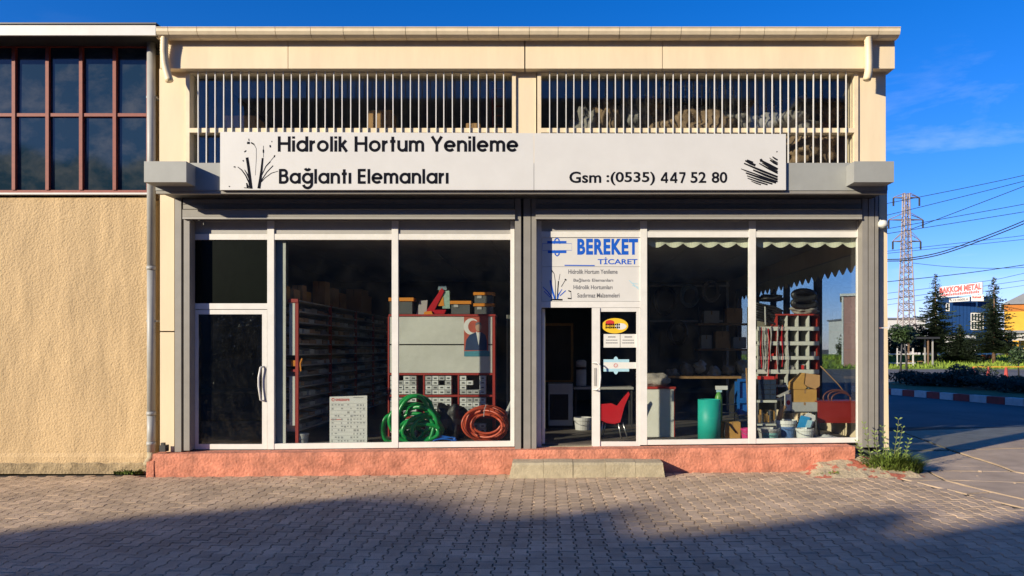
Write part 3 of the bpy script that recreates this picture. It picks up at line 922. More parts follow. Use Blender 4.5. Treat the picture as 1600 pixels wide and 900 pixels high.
# downpipe between the two buildings
dp = thing('downpipe', 'grey plastic rainwater downpipe between the ochre and cream buildings', 'pipe', (gx(236, -.08), -.08, .3))
xp = gx(236.3, -.08)
for y0, y1 in ((57, 420), (421, 646), (647, 706)):
    MB().tube([(xp, -.08, gz(y1, -.08)), (xp, -.08, gz(y0, -.08))], .058, 16).build('pipe_length', pipeg, dp, True)
for y in (59, 418, 645, 692): MB().tube([(xp, -.08, gz(y + 4, -.08)), (xp, -.08, gz(y - 2, -.08))], .065, 16).build('collar', pipeg, dp, True)
for y in (150, 500): MB().box(xp - .07, xp + .07, -.09, -.07 + .12, gz(y + 3, -.08), gz(y, -.08)).build('bracket', pipeg, dp)
MB().tube([(xp, -.08, gz(706, -.08)), (xp, -.09, gz(716, -.08)), (xp, -.2, gz(724, -.1))], .055, 12).build('shoe', conc, dp, True)

# ================================================================== signs and stickers
YS = YC - .045
sg = thing('shop_sign', 'long white sign board with dark Turkish lettering and phone number above the shop fronts', 'sign', (gx(786, YS), YS, gz(297, YS)))
for x0, x1, ya, yb in ((344, 834, 206, 208), (834.6, 1228, 208, 209.3)):
    MB().pxq([(x0, ya), (x1, yb), (x1, 296.7), (x0, 296.7)], YS, YC - .003).build('sign_panel', signw, sg)
YT = YS - .0015
X = lambda p: gx(p, YT)
Z = lambda p: gz(p, YT)
stroke_text('Hidrolik Hortum Yenileme', X(434), X(809.5), Z(237), Z(213), YT, ink, sg)
stroke_text('Bağlantı Elemanları', X(436), X(700.5), Z(287), Z(264), YT, ink, sg)
for t_, a_, c_, y0_t, y1_t in (('Gsm', 889.5, 939.5, 268, 286), (':(0535)', 947.5, 1023.5, 268.5, 289.5), ('52', 1079, 1103.5, 268.5, 286), ('80', 1112, 1136.5, 268.5, 286)):
    text_px(t_, a_, c_, y0_t, y1_t, YT, ink, sg, bold=.022)
stroke_text('447', X(1032), X(1071), Z(286), Z(269), YT, ink, sg, w=.17, gap=.14)
cs = lambda l, s, ox, oy: [(ox + a / s, oy + b / s) for a, b in l]
def strokes(lst, ox, oy, s, m, parent, Yt, name='printed_motif', k=1.0):
    b = MB(); q = 0
    for pts, w_ in lst:
        q += 1
        pp = cs(pts, s, ox, oy)
        u = (CD + Yt) / F / s
        ww = [v * u * k for v in w_] if isinstance(w_, (list, tuple)) else w_ * u * k
        b.ribbon([(gx(a, Yt), gz(c, Yt)) for a, c in pp], ww, Yt - .0002 * (q % 6))
    return b.build(name, m, parent)
reeds = [([(262, 320), (275, 400), (288, 500), (300, 597)], 25), ([(402, 325), (392, 430), (380, 520), (368, 597)], [16, 20, 24, 28]),
         ([(180, 405), (215, 432), (250, 480), (280, 545), (290, 590)], [6, 9, 10, 12, 14]), ([(240, 430), (262, 465), (280, 510), (286, 545)], [5, 10, 9, 9]),
         ([(143, 403), (160, 406)], 10), ([(510, 300), (505, 318)], 12), ([(472, 355), (430, 400), (405, 455), (395, 480)], [10, 8, 7, 5]),
         ([(495, 393), (440, 450), (400, 510), (390, 540)], [8, 8, 8, 6]), ([(540, 442), (480, 460), (420, 505), (390, 540)], [4, 6, 6, 5]),
         ([(275, 180), (275, 200)], 24), ([(278, 152), (280, 172)], 7), ([(298, 187), (325, 203)], 12), ([(325, 203), (345, 240), (345, 330), (336, 480)], [6, 3, 3, 2]),
         ([(238, 272), (256, 258)], 10), ([(408, 250), (409, 278)], 12), ([(409, 215), (409, 320)], 3), ([(468, 210), (471, 230)], 13), ([(484, 172), (484, 184)], 7),
         ([(224, 345), (234, 355)], 10), ([(258, 548), (272, 590)], [10, 24]), ([(510, 305), (472, 352)], 4), ([(235, 590), (310, 597)], 6), ([(100, 575), (110, 582)], 8)]
strokes(reeds, 340, 190, 5.714, ink, sg, YT)
hatch = [(460, 290, 503, 318, 9), (440, 318, 503, 355, 12), (360, 318, 503, 395, 15), (372, 340, 503, 415, 8), (350, 345, 503, 428, 9), (235, 322, 320, 362, 14), (225, 345, 503, 458, 12), (300, 400, 503, 480, 13), (222, 398, 503, 497, 8),
         (200, 390, 300, 428, 6), (240, 424, 490, 505, 12), (250, 448, 460, 516, 9), (255, 468, 420, 522, 8), (285, 492, 365, 522, 6), (435, 300, 503, 340, 5), (250, 316, 300, 338, 10), (362, 308, 372, 330, 16), (496, 244, 500, 252, 8)]
strokes([([(a, c), ((a + d) / 2, (c + e) / 2 + 2), (d, e)], [w_ * .9, w_ * 1.55, w_ * 1.4]) for a, c, d, e, w_ in hatch], 1120, 190, 5.29, ink, sg, YT)

YB = -.014
bs = thing('door_sign', 'white sign panel with blue BEREKET TİCARET lettering above the entrance', 'sign', (gx(923, YB), YB, gz(470.5, YB)))
BP('sign_panel', signw, bs, 846.4, 1000.2, 371, 416.5, YB, .01)
BP('sign_panel', signw, bs, 846.4, 1000.2, 417, 470.5, YB, .01)
YD = YB - .0012
text_px('BEREKET', 902, 997, 373, 398, YD, inkblue, bs, bold=.045, space=1.12)
text_px('TİCARET', 934, 996, 402, 413, YD, inkblue, bs, bold=.02)
mk = MB()
for (x0, x1, y0, y1) in ((855, 885, 376.5, 380), (856, 885, 391.5, 395.5)): mk.poly([(gx(x0, YD), gz(y1, YD)), (gx(x1, YD), gz(y1, YD)), (gx(x1, YD), gz(y0, YD)), (gx(x0, YD), gz(y0, YD))], YD)
ps = lambda l: [(gx(a, YD), gz(c, YD)) for a, c in l]
u = (CD + YD) / F
mk.ribbon(ps([(847.5, 380.5), (893, 380.5), (893.5, 391), (847.5, 391.5), (847.5, 380.5)]), .55 * u, YD - .0002)
mk.ribbon(ps([(865.5, 381), (867.5, 374), (870.5, 371.8), (873, 374), (875, 381)]), 2 * u, YD - .0004)
mk.ribbon(ps([(865.5, 391), (868, 398), (870.5, 400), (873, 398), (875, 391)]), 2 * u, YD - .0006)
mk.ribbon(ps([(882, 414.5), (929, 415)]), 1.6 * u, YD - .0008)
mk.build('printed_mark', inkblue, bs)
for t, x0, x1, y0, y1 in (('Hidrolik Hortum Yenileme', 888, 965, 421, 428), ('Bağlantı Elemanları', 896, 958, 435, 441.5), ('Hidrolik Hortumları', 896, 957, 445.5, 452), ('Sızdırmaz Malzemeleri', 902, 968, 458, 465)):
    text_px(t, x0, x1, y0, y1, YD, inkgrey, bs, bold=.02)
reeds2 = [([(150, 490), (165, 570), (185, 635)], 14), ([(90, 540), (130, 580), (165, 630)], [5, 8, 9]), ([(100, 575), (150, 625)], 6), ([(240, 560), (215, 600), (205, 635)], [4, 9, 10]), ([(270, 570), (225, 610)], 7)]
strokes(reeds2, 830, 340, 5.0, inkblue, bs, YD)
reeds3 = [([(160, 412), (180, 440), (188, 500), (190, 640)], [8, 4, 4, 5]), ([(213, 495), (208, 560), (203, 640)], [8, 8, 8]), ([(225, 440), (216, 490)], 3), ([(262, 480), (275, 490)], 10), ([(265, 490), (235, 540)], 4), ([(155, 640), (245, 642)], 12), ([(290, 570), (312, 580)], 9), ([(285, 630), (315, 634)], 9), ([(310, 585), (313, 630)], 3)]
strokes(reeds3, 830, 340, 5.0, ink, bs, YD)
strokes([([(765, 490), (840, 560)], 6), ([(780, 510), (835, 520)], 5), ([(790, 530), (840, 545)], 5)], 830, 340, 5.0, paleblue, bs, YD)

YK = -.0055
ov = thing('oval_sticker', 'yellow oval sticker high on the entrance door glass', 'sticker', (gx(961, YK), YK, gz(521, YK)))
MB().prism(disc(gx(961, YK), gz(509, YK), 20.5 * u, 12 * u), YK, -.0032).build('vinyl', yellowv, ov)
MB().poly(disc(gx(953, YK), gz(504, YK), 7 * u, 4 * u), YK - .0005).build('red_mark', redv, ov)
MB().poly(disc(gx(970, YK), gz(510, YK), 9 * u, 5 * u), YK - .0005).build('pale_mark', paper, ov)
b = MB()
for yy in (507.2, 511.6):
    for k in range(8):
        q = 946 + k * 2.9; h = (1.7, 1.3, 1.8, 1.5)[k % 4]
        b.poly([(gx(q, YK), gz(yy + h, YK)), (gx(q + 2.3, YK), gz(yy + h, YK)), (gx(q + 2.3, YK), gz(yy - h, YK)), (gx(q, YK), gz(yy - h, YK))], YK - .001)
b.build('print', ink, ov)
for x0, x1, lab, tx in ((943.2, 968.6, 'left paper notice below the yellow oval sticker', 0), (969.4, 994.2, 'right paper notice below the yellow oval sticker', 1)):
    o = thing('paper_notice', lab, 'notice', (gx((x0 + x1) / 2, YK), YK, gz(543, YK)), 'notices on the door')
    BP('sheet', paper, o, x0, x1, 522, 543, YK, -.0035)
    b = MB()
    for yy, wd, h in ((526.5, 12, 1.6), (531.5, 18, 1.2), (535.8, 19, 1.4)):
        c = (x0 + x1) / 2
        for k in range(7):
            q = c - wd / 2 + wd * k / 7
            b.poly([(gx(q, YK), gz(yy + h / 2, YK)), (gx(q + wd / 8, YK), gz(yy + h / 2, YK)), (gx(q + wd / 8, YK), gz(yy - h / 2, YK)), (gx(q, YK), gz(yy - h / 2, YK))], YK - .0006)
    b.build('print', inkgrey, o)
cs_ = thing('cross_sticker', 'pale blue and white cross shaped sticker at door handle height', 'sticker', (gx(964, YK), YK, gz(585, YK)))
BP('vinyl', paleblue, cs_, 943, 983, 561.5, 580.5, YK, -.0035)
MB().poly(disc(gx(962.3, YK), gz(571, YK), 5 * u, 14 * u), YK - .0004).build('upright_mark', paleblue, cs_)
BP('white_band', paper, cs_, 943.3, 994, 566, 576, YK - .0010, YK - .0006)
MB().poly(disc(gx(962, YK), gz(571, YK), 4.5 * u, 4.2 * u), YK - .0014).build('white_disc', signw, cs_)
MB().ribbon(disc(gx(962, YK), gz(571, YK), 2.6 * u, 2.6 * u, 16) + [(gx(962, YK) + 2.6 * u, gz(571, YK))], .8 * u, YK - .0018).build('ring_mark', redv, cs_)

# ------------------------------------------------------------------ security camera on the right pier
sx, sy, sz = gx(1377, -.2), -.22, gz(349, -.2)
sec = thing('security_camera', 'white dome security camera on the right pier below the canopy', 'camera', (sx, YW, sz))
MB().box(sx - .05, sx + .05, -.125, YW - .003, sz - .07, sz + .07).build('mount_plate', whitepl, sec)
MB().tube([(sx, -.125, sz + .03), (sx, -.17, sz + .04), (sx, -.2, sz + .01)], .022, 8).build('arm', whitepl, sec, True)
MB().lathe((sx + .01, -.23, sz - .07), [(.03, 0), (.062, .02), (.07, .05), (.06, .09), (.03, .11)], 16).build('housing', whitepl, sec, True)
MB().lathe((sx + .01, -.245, sz - .095), [(.01, 0), (.035, .012), (.045, .03)], 14).build('lens_dome', smoke, sec, True)
o = thing('small_pump_box', 'small black junction fitting on the plinth beside the left pier', 'fitting', (gx(254, -.25), -.25, ztop(-5.7)))
MB().px(249, 258, 696, 706, -.27, -.16).build('body', darkm, o); MB().px(251, 256, 692, 696, -.25, -.2).build('cap', darkm, o)

# ================================================================== goods inside: left bay
FLR = ZR0 - .02
def fl(Y): return FLR
# partition behind the filmed door
o = thing('partition', 'blue grey partition board behind the left window post', 'partition', (gx(436, .05), .05, FLR))
B('board', bluegrey, o, gx(428.5, .05), gx(442, .05), .05, .06, FLR, 3.45); B('edge_post', cab, o, gx(442.3, .05), gx(446.5, .05), .045, .07, FLR, 3.4)
B('board', bluegrey, o, gx(428, .3) - 1.55, gx(428, .3) - .002, .9, .93, FLR, 3.55)

# long shelving rack along the left wall
RY = .11
xs_, y0_, y1_ = gx(466, RY), RY, 6.4
ztp = gz(467, RY)
rk = thing('shelving_rack', 'long metal shelving rack full of small bins along the left wall', 'shelving', (xs_ - .3, 3.5, FLR))
B('upper_end_panel', cab, rk, gx(452, RY), xs_ - .05, RY, RY + .015, gz(555, RY), ztp - .06)
B('lower_end_panel', cab, rk, gx(452, RY), xs_ - .05, RY, RY + .015, gz(665, RY), gz(588, RY))
B('top_rail', cabr, rk, gx(450, RY), xs_, RY - .015, RY - .002, ztp - .055, ztp)
for y in (RY, 1.8, 3.5, 4.95, 6.36): B('post', cabr, rk, xs_ - .045, xs_, y, y + .04, FLR, ztp)
nsh = 13
lev = [gz(690, RY) + .16 + k * (ztp - gz(690, RY) - .18) / (nsh - 1) for k in range(nsh)]
for z in lev: B('shelf', alup, rk, xs_ - .42, xs_ - .005, .155, 6.36, z - .012, z + .008)
B('back_board', roomw, rk, xs_ - .44, xs_ - .425, .13, 6.36, FLR, ztp)
binm = [mat('bin_grey', (0.50, 0.51, 0.46), .6, .2, 8), mat('bin_dark', (.26, .26, .24), .6, .2, 8), mat('bin_brown', (.40, .26, .15), .7, .2, 8)]
for k, z in enumerate(lev[:-1]):
    hgt = lev[k + 1] - z - .03
    y = .17
    while y < 6.2:
        d = random.choice((.24, .3, .36))
        h_ = hgt * random.uniform(.45, .85)
        b = MB()
        xf = xs_ - random.uniform(.03, .08)
        b.slab([(xf - .28, y), (xf - .015, y), (xf, y + .01), (xf, y + d - .03), (xf - .28, y + d - .03)], z + .009, lambda X_, Y_, h_=h_, z=z, xf=xf: z + .009 + h_ * (.65 if X_ > xf - .1 else 1))
        b.build('bin', random.choice(binm), rk); y += d
for nm, m, a in (('stored_block', orange, (455, 463, 563, 572)), ('stored_block', cabr, (455, 463, 577, 581))): BP(nm, m, rk, *a, RY + .005, .25)
MB().tube([(gx(471, RY), RY - .02, gz(580, RY)), (gx(470, RY), RY - .02, gz(568, RY)), (gx(473, RY), RY - .02, gz(560, RY))], .014, 6).build('hook', orange, rk)
# cardboard boxes on the rack
def carton(name, lab, x0, x1, yb, yt, Y, d, m, rz=0, grp=None, cat='box', z0=None):
    zb, zt_ = (gz(yb, Y) if z0 is None else z0), gz(yt, Y)
    xa, xb = gx(x0, Y), gx(x1, Y)
    o = thing(name, lab, cat, ((xa + xb) / 2, Y + d / 2, zb), grp)
    b = MB().box(xa, xb, Y, Y + d, zb, zt_).build('body', m, o)
    w_ = (xb - xa)
    MB().box(xa + .004, xa + w_ / 2 - .004, Y + .004, Y + d - .004, zt_ + .0015, zt_ + .006).build('flap', m, o)
    MB().box(xa + w_ / 2 + .004, xb - .004, Y + .004, Y + d - .004, zt_ + .0015, zt_ + .0075).build('flap', m, o)
    MB().box(xa + w_ * .46, xa + w_ * .54, Y - .0015, Y - .0005, zt_ - (zt_ - zb) * .3, zt_).build('tape', wood, o)
    o.rotation_euler = (0, 0, rz)
    return o
labs = ['yellow lit carton nearest the window on top of the shelving rack', 'second carton on the rack behind the yellow lit one', 'tall narrow carton standing among the boxes on the rack', 'low carton next to the tall narrow one on the rack',
        'topmost carton of the pile on the shelving rack', 'brown carton with dark top midway along the rack', 'squat carton behind the middle of the rack top', 'farthest large carton on the dark end of the rack', 'small carton perched at the far rack edge']
spec = [(452, 468, 447, .12, .22, cardy), (470, 484, 452, .45, .3, cardb), (487, 497, 446, .85, .2, cardb), (499, 510, 456, 1.2, .25, cardy), (484, 505, 440, 2.0, .3, cardb), (508, 524, 450, 2.5, .4, cardb), (526, 538, 458, 3.2, .4, cardb), (530, 556, 452, 4.0, .6, cardb), (556, 566, 462, 5.2, .4, cardb)]
for (x0, x1, yt, Y, d, m), lab in zip(spec, labs):
    xa = xs_ - .40 + random.uniform(0, .06); w_ = max(.16, (x1 - x0) * (CD + Y) / F * .9)
    carton('carton', lab, CX + xa * F / (CD + Y), CX + (xa + min(w_, .36)) * F / (CD + Y), 0, yt, Y, d, m, 0, 'cartons on the shelving rack', z0=ztp + .002)

# price chart board
Yc = .16
o = thing('price_chart', 'white price chart board with red heading leaning in the left window', 'board', (gx(544, Yc), Yc, gz(694, Yc)))
MB().pxq([(515, 620), (573.5, 618), (573.5, 694), (515, 695)], Yc, Yc + .012).build('board', paper, o)
Yq = Yc - .001
b = MB()
rnd = random.Random(3)
def rect(b, x0, x1, y0, y1, Y): b.poly([(gx(x0, Y), gz(y1, Y)), (gx(x1, Y), gz(y1, Y)), (gx(x1, Y), gz(y0, Y)), (gx(x0, Y), gz(y0, Y))], Y)
for r in range(11):
    yy = 631 + r * 5.6
    rect(b, 517, 571, yy - .9, yy - .5, Yq)
    for c in range(11):
        if rnd.random() < .62: rect(b, 518 + c * 4.9, 518 + c * 4.9 + rnd.uniform(1.5, 4), yy + .6, yy + rnd.uniform(2.2, 3.8), Yq - .0002)
rect(b, 552, 568, 620.5, 621.8, Yq)
b.build('table_print', mat('pale_print', (.30, .30, .29), .7, .1), o)
b = MB(); b.ribbon(disc(gx(520.5, Yq), gz(624.5, Yq), 2.1 * u, 2.1 * u, 14), 1.2 * u, Yq - .0004); rect(b, 517, 534, 655, 656, Yq)
b.build('red_mark', redv, o)
text_px('onezzoore', 524, 546, 622.8, 626.6, Yq - .0005, redv, o, bold=.02)
def bucket(name, lab, cx, top, bot, rt, rb, Y, m, label_m=None, grp='buckets in the right window', cat='bucket', handle=True):
    X_, z0, z1 = gx(cx, Y), gz(bot, Y), gz(top, Y)
    s = (CD + Y) / F
    o = thing(name, lab, cat, (X_, Y, z0), grp)
    h = z1 - z0; a, c = rb * s, rt * s
    MB().lathe((X_, Y, z0), [(a, 0), (a + (c - a) * .82, h * .82), (c + .006, h * .84), (c + .006, h), (c - .004, h), (c - .01, h * .85), (a * .9, .02)], 22).build('body', m, o, False)
    if label_m:
        lb_ = MB(); n = 10
        for k in range(n + 1):
            q = R(-140 + 100 * k / n)
            for t in (.18, .72):
                rr = a + (c - a) * t + .003
                lb_.v.append((X_ + rr * math.cos(q), Y + rr * math.sin(q), z0 + h * t))
        lb_.f = [(2 * k, 2 * k + 2, 2 * k + 3, 2 * k + 1) for k in range(n)]
        lb_.build('label', label_m, o)
    if handle:
        MB().tube([(X_ + c * 1.02 * math.cos(R(q)), Y + c * 1.02 * math.sin(R(q)) - .01, z1 - .03 - .5 * h * math.sin(R(q + 180)) * .6) for q in range(180, 361, 15)], .004, 5).build('handle', steel, o)
    return o
bucket('paint_pot', 'small white pot on the floor beside the red rack post', 473, 677, 693, 9, 8, .22, dullw, None, None, 'pot')

# big white cabinet with red frame and small drawers
Yb = 1.0
cb = thing('parts_cabinet', 'large white parts cabinet with red edges and rows of small drawers', 'cabinet', (gx(690, Yb), Yb + .2, FLR))
zc0, zc1 = FLR, gz(493, Yb)
B('carcass', darkm, cb, gx(608, Yb), gx(773, Yb), Yb + .2, Yb + .42, zc0, zc1 - .01)
BP('top_edge', cabr, cb, 607, 774, 491, 494, Yb - .02, Yb + .42)
for y0, y1 in ((494.5, 537.5), (539.5, 582.5)): BP('flap_panel', cab, cb, 608.5, 766.5 if y0 > 1e9 else 769, y0, y1, Yb, Yb + .018)
BP('side_edge', cabr, cb, 769.5, 773.5, 494.5, 700, Yb - .01, Yb + .19); BP('side_edge', cabr, cb, 606, 608, 494.5, 700, Yb - .01, Yb + .19)
for y in (583, 617, 651, 686): BP('shelf_edge', cabr, cb, 608.3, 769.2, y, y + 3, Yb - .012, Yb + .19)
for x_ in (661, 715): BP('divider', cabr, cb, x_, x_ + 2.4, 586.3, 686, Yb - .008, Yb + .19)
drw = None
for gi, gx0 in enumerate((610, 664.5, 718.5)):
    for c in range(5 if gi < 2 else 5):
        for blk, yb0 in enumerate((587.5, 621.5, 655)):
            for r in range(4):
                if rnd.random() < .1: continue
                w_ = 9.8; x0 = gx0 + c * 10.2
                if x0 + w_ > (660, 714.5, 769)[gi]: continue
                dY = rnd.uniform(-.012, .004)
                d_ = MB().px(x0, x0 + w_, yb0 + r * 7.3, yb0 + r * 7.3 + 6.6, Yb + dY, Yb + .17).build('drawer', dullw if rnd.random() < .35 else whitepl, cb)
                MB().px(x0 + 3, x0 + 7, yb0 + r * 7.3 + 2.4, yb0 + r * 7.3 + 4.4, Yb + dY - .006, Yb + dY - .0005).build('pull', smoke, d_)
# portrait poster on the cabinet
Yp = Yb - .004
po = thing('portrait_poster', 'small red poster of a person in a dark blue suit on the white cabinet', 'poster', (gx(744, Yp), Yp, gz(556, Yp)))
BP('sheet', mat('poster_red', (.42, .08, .045), .6, .2, 9), po, 725, 763, 492.5, 556, Yp, Yb - .001)
def pp(l): return [(gx(590 + a / 3.104, Yp), gz(420 + c / 3.104, Yp)) for a, c in l]
cu = [(455 + 38 * math.cos(R(q)), 280 - 40 * math.sin(R(q))) for q in range(40, 321, 12)] + [(465 + 26 * math.cos(R(q)), 280 - 30 * math.sin(R(q))) for q in range(310, 49, -12)]
MB().poly(pp(cu), Yp - .0006).build('crescent', paper, po)
MB().poly(pp([(424, 395), (430, 345), (447, 320), (474, 308), (506, 308), (524, 322), (530, 350), (530, 395)]), Yp - .0012).build('suit', mat('suit_blue', (.012, .035, .10), .7, .2), po)
MB().poly(pp([(478, 308), (490, 372), (500, 308)]), Yp - .0018).build('shirt', paper, po)
MB().poly(pp(disc(489, 282, 15, 21)), Yp - .0018).build('face', mat('face_tone', (.45, .28, .19), .7), po)
MB().poly(pp([(474, 276), (476, 262), (489, 258), (502, 262), (504, 276), (489, 268)]), Yp - .0024).build('hair', inkgrey, po)
MB().poly(pp([(420, 400), (530, 396), (544, 402), (544, 425), (420, 425)]), Yp - .0020).build('table', mat('poster_teal', (.05, .22, .28), .6), po)
# organisers on the cabinet
for x0, x1, yt, yl, yb, lab in ((607, 646, 465, 470.5, 490.5, 'grey organiser case with orange lid behind the window mullion'), (703, 736, 470, 475, 490.5, 'grey organiser case with orange lid beside the red tool'),
                               (739.5, 772, 474, 478.5, 490.5, 'lower of two stacked organiser cases at the cabinet end'), (739.5, 772, 456.5, 461, 473.5, 'upper of two stacked organiser cases with orange lid')):
    o = thing('organiser_case', lab, 'case', (gx((x0 + x1) / 2, Yb + .1), Yb + .12, gz(yb, Yb + .1)), 'organiser cases on the cabinet')
    BP('tray', smoke, o, x0 + 2, x1 - 2, yl + .2, yb, Yb + .08, Yb + .30); BP('lid', orange, o, x0, x1, yt, yl, Yb + .06, Yb + .32)
    BP('latch', dullw, o, x0 + 6, x0 + 13, yl + 1, yl + 5, Yb + .07, Yb + .079)
o = thing('red_press_tool', 'red slanted hose press tool with green and white handle on the cabinet', 'tool', (gx(685, Yb + .1), Yb + .1, gz(490.5, Yb)))
MB().pxq([(664, 490), (668, 483), (690, 450), (694, 455), (679, 484), (697, 484), (694, 490.5)], Yb + .06, Yb + .14).build('frame', redpl, o)
MB().pxq([(684, 478), (686, 454), (691, 452), (694, 478)], Yb + .075, Yb + .12).build('yellow_grip', orange, o)
MB().pxq([(691, 482), (693, 455), (702, 454), (703, 482)], Yb + .08, Yb + .16).build('body', mat('mint', (.28, .42, .33), .5, .3, 30), o)
MB().pxq([(684, 453), (685, 447), (697, 446), (698, 453)], Yb + .07, Yb + .16).build('cap', bluegrey, o)
MB().pxq([(650, 491), (656, 470), (668, 469), (666, 491)], Yb + .15, Yb + .2).build('grey_bracket', alup, o)
MB().pxq([(662, 491), (663, 487), (674, 486), (676, 491)], Yb + .03, Yb + .055).build('yellow_dial', orange, o)

# hose coils standing in the window
def coil(loops, r, n=40):
    path = []
    for (cx, cy, ry_, rz_, Y, tilt, roll) in loops:
        for k in range(n):
            q = 2 * math.pi * k / n
            a, c = ry_ * math.cos(q), rz_ * math.sin(q)
            a2, c2 = a * math.cos(roll) - c * math.sin(roll), a * math.sin(roll) + c * math.cos(roll)
            path.append(Vector((gx(cx, Y) + a2 * (CD + Y) / F, Y + tilt * a2 * .01 + k / n * .03, gz(cy, Y) - c2 * (CD + Y) / F)))
    sm = []
    for k in range(len(path)):
        w_ = [path[max(0, min(len(path) - 1, k + d))] for d in (-3, -2, -1, 0, 1, 2, 3)]
        sm.append(sum(w_, Vector()) / 7)
    return MB().tube(sm, r, 8)
gl = [(648, 660, 40, 30, .42, .3, .2), (650, 655, 33, 39, .36, .2, -.2), (656, 663, 30, 28, .32, -.3, .5), (668, 671, 24, 21, .30, .4, -.4), (646, 663, 36, 28, .40, .1, .1), (652, 668, 30, 22, .34, -.2, .3),
      (645, 655, 24, 38, .28, .2, .15), (660, 668, 32, 20, .26, .3, -.3), (614, 668, 17, 24, .40, -.2, .2), (610, 670, 14, 22, .35, .2, 0), (650, 672, 28, 16, .3, .2, .05), (655, 677, 34, 14, .25, .1, -.1)]
o = tag(coil(gl, .031).build('green_hose', greenh, None, True), 'tangled coil of thick bright green hose in the left window', 'hose')
ol_ = []
rr_ = random.Random(11)
for k in range(17):
    q = k / 16
    ol_.append((760 + rr_.uniform(-2, 2), 662 + rr_.uniform(-1, 2), 22 + 16 * ((k * 7) % 17) / 16 + rr_.uniform(-1, 1), 15.5 + 13.5 * ((k * 7) % 17) / 16 + rr_.uniform(-1, 1), .16 + .28 * q, rr_.uniform(-.5, .5), rr_.uniform(-.15, .15)))
oh = thing('orange_hose', 'neat orange red hose coil tied with cord at the left window end', 'hose', (gx(760, .3), .3, gz(693, .3)))
coil(ol_, .019).build('hose', redh, oh, True)
MB().tube([(gx(756, .12), .10, gz(651, .12)), (gx(757, .12), .09, gz(640, .12)), (gx(760, .2), .16, gz(632, .2)), (gx(762, .4), .42, gz(632, .4)), (gx(760, .42), .46, gz(650, .42))], .006, 6).build('cord', dullw, oh)
def blob(name, lab, cat, cx, cy, rx, rz, Y, dy, m, amp=.25, f=3.0, grp=None, seed=0, floor=None):
    bm = bmesh.new(); bmesh.ops.create_icosphere(bm, subdivisions=4, radius=1)
    s = (CD + Y) / F; X_, Z_ = gx(cx, Y), gz(cy, Y)
    b = MB()
    for v in bm.verts:
        q = v.co.copy(); d = 1 + amp * noise.noise(q * f * .5 + Vector((seed, 0, 0))) + amp * .5 * abs(noise.noise(q * f * 1.7 + Vector((seed, 4, 0)))) + amp * .22 * noise.noise(q * f * 4 + Vector((seed, 9, 1)))
        p = q * d
        b.v.append((X_ + p.x * rx * s, Y + p.y * dy, max(Z_ + p.z * rz * s, floor if floor is not None else -9)))
    b.f = [tuple(v.index for v in f_.verts) for f_ in bm.faces]
    bm.free()
    return tag(b.build(name, m, None, True), lab, cat, grp)
blob('black_bag', 'crumpled black bag between the green and orange hose coils', 'bag', 703, 662, 26, 32, .66, .22, black, .5, 3, None, 2, FLR)
o = tag(coil([(690, 688, 20, 5, .3, 0, 0), (694, 687, 17, 5, .28, 0, .1), (697, 688, 18, 4, .26, 0, -.1), (692, 690, 16, 4, .24, 0, 0)], .012).build('line_bundle', blueh, None, True), 'bundle of thin blue line at the foot of the green hose', 'cord')
o = thing('white_tube', 'white plastic pipe leaning behind the orange hose coil', 'pipe', (gx(790, .6), .6, FLR))
MB().tube([(gx(770, .6), .62, gz(692, .6)), (gx(806, .6), .55, gz(615, .6))], .03, 10).build('pipe', dullw, o, True)
MB().tube([(gx(805, .6), .552, gz(617, .6)), (gx(809, .6), .545, gz(609, .6))], .036, 10).build('socket', dullw, o, True)
o = thing('dark_locker', 'narrow grey locker behind the end of the white cabinet', 'locker', (gx(800, 2), 2.0, FLR))
B('body', roomw, o, gx(793, 1.8), gx(836, 1.8), 1.8, 2.2, FLR, gz(492, 1.8)); B('edge', alup, o, gx(791.5, 1.8), gx(793, 1.8), 1.79, 1.81, FLR, gz(492, 1.8))

# ================================================================== goods inside: entrance and right bay
Yk = .93
o = thing('counter_cabinet', 'cream counter cabinet with red top beside the entrance door', 'cabinet', (gx(1030, Yk), Yk + .2, FLR))
BP('front_panel', cab, o, 1008, 1053, 608, 686, Yk, Yk + .4); BP('top', cabr, o, 1005, 1056, 604.5, 607.6, Yk - .02, Yk + .42); BP('base_edge', cabr, o, 1008, 1053, 686.3, 688, Yk - .004, Yk + .4)
BP('edge_strip', cabr, o, 1053.2, 1054.5, 608, 688, Yk - .004, Yk + .4)
for x_ in (1012, 1050): B('leg', steel, o, gx(x_, Yk) - .012, gx(x_, Yk) + .012, Yk + .03, Yk + .06, FLR, gz(688.2, Yk))
blob('canvas_bag', 'folded beige canvas bag lying on the counter cabinet', 'bag', 1024, 594, 22, 11, Yk + .18, .14, sackm, .3, 3, None, 5, gz(604.4, Yk + .1))
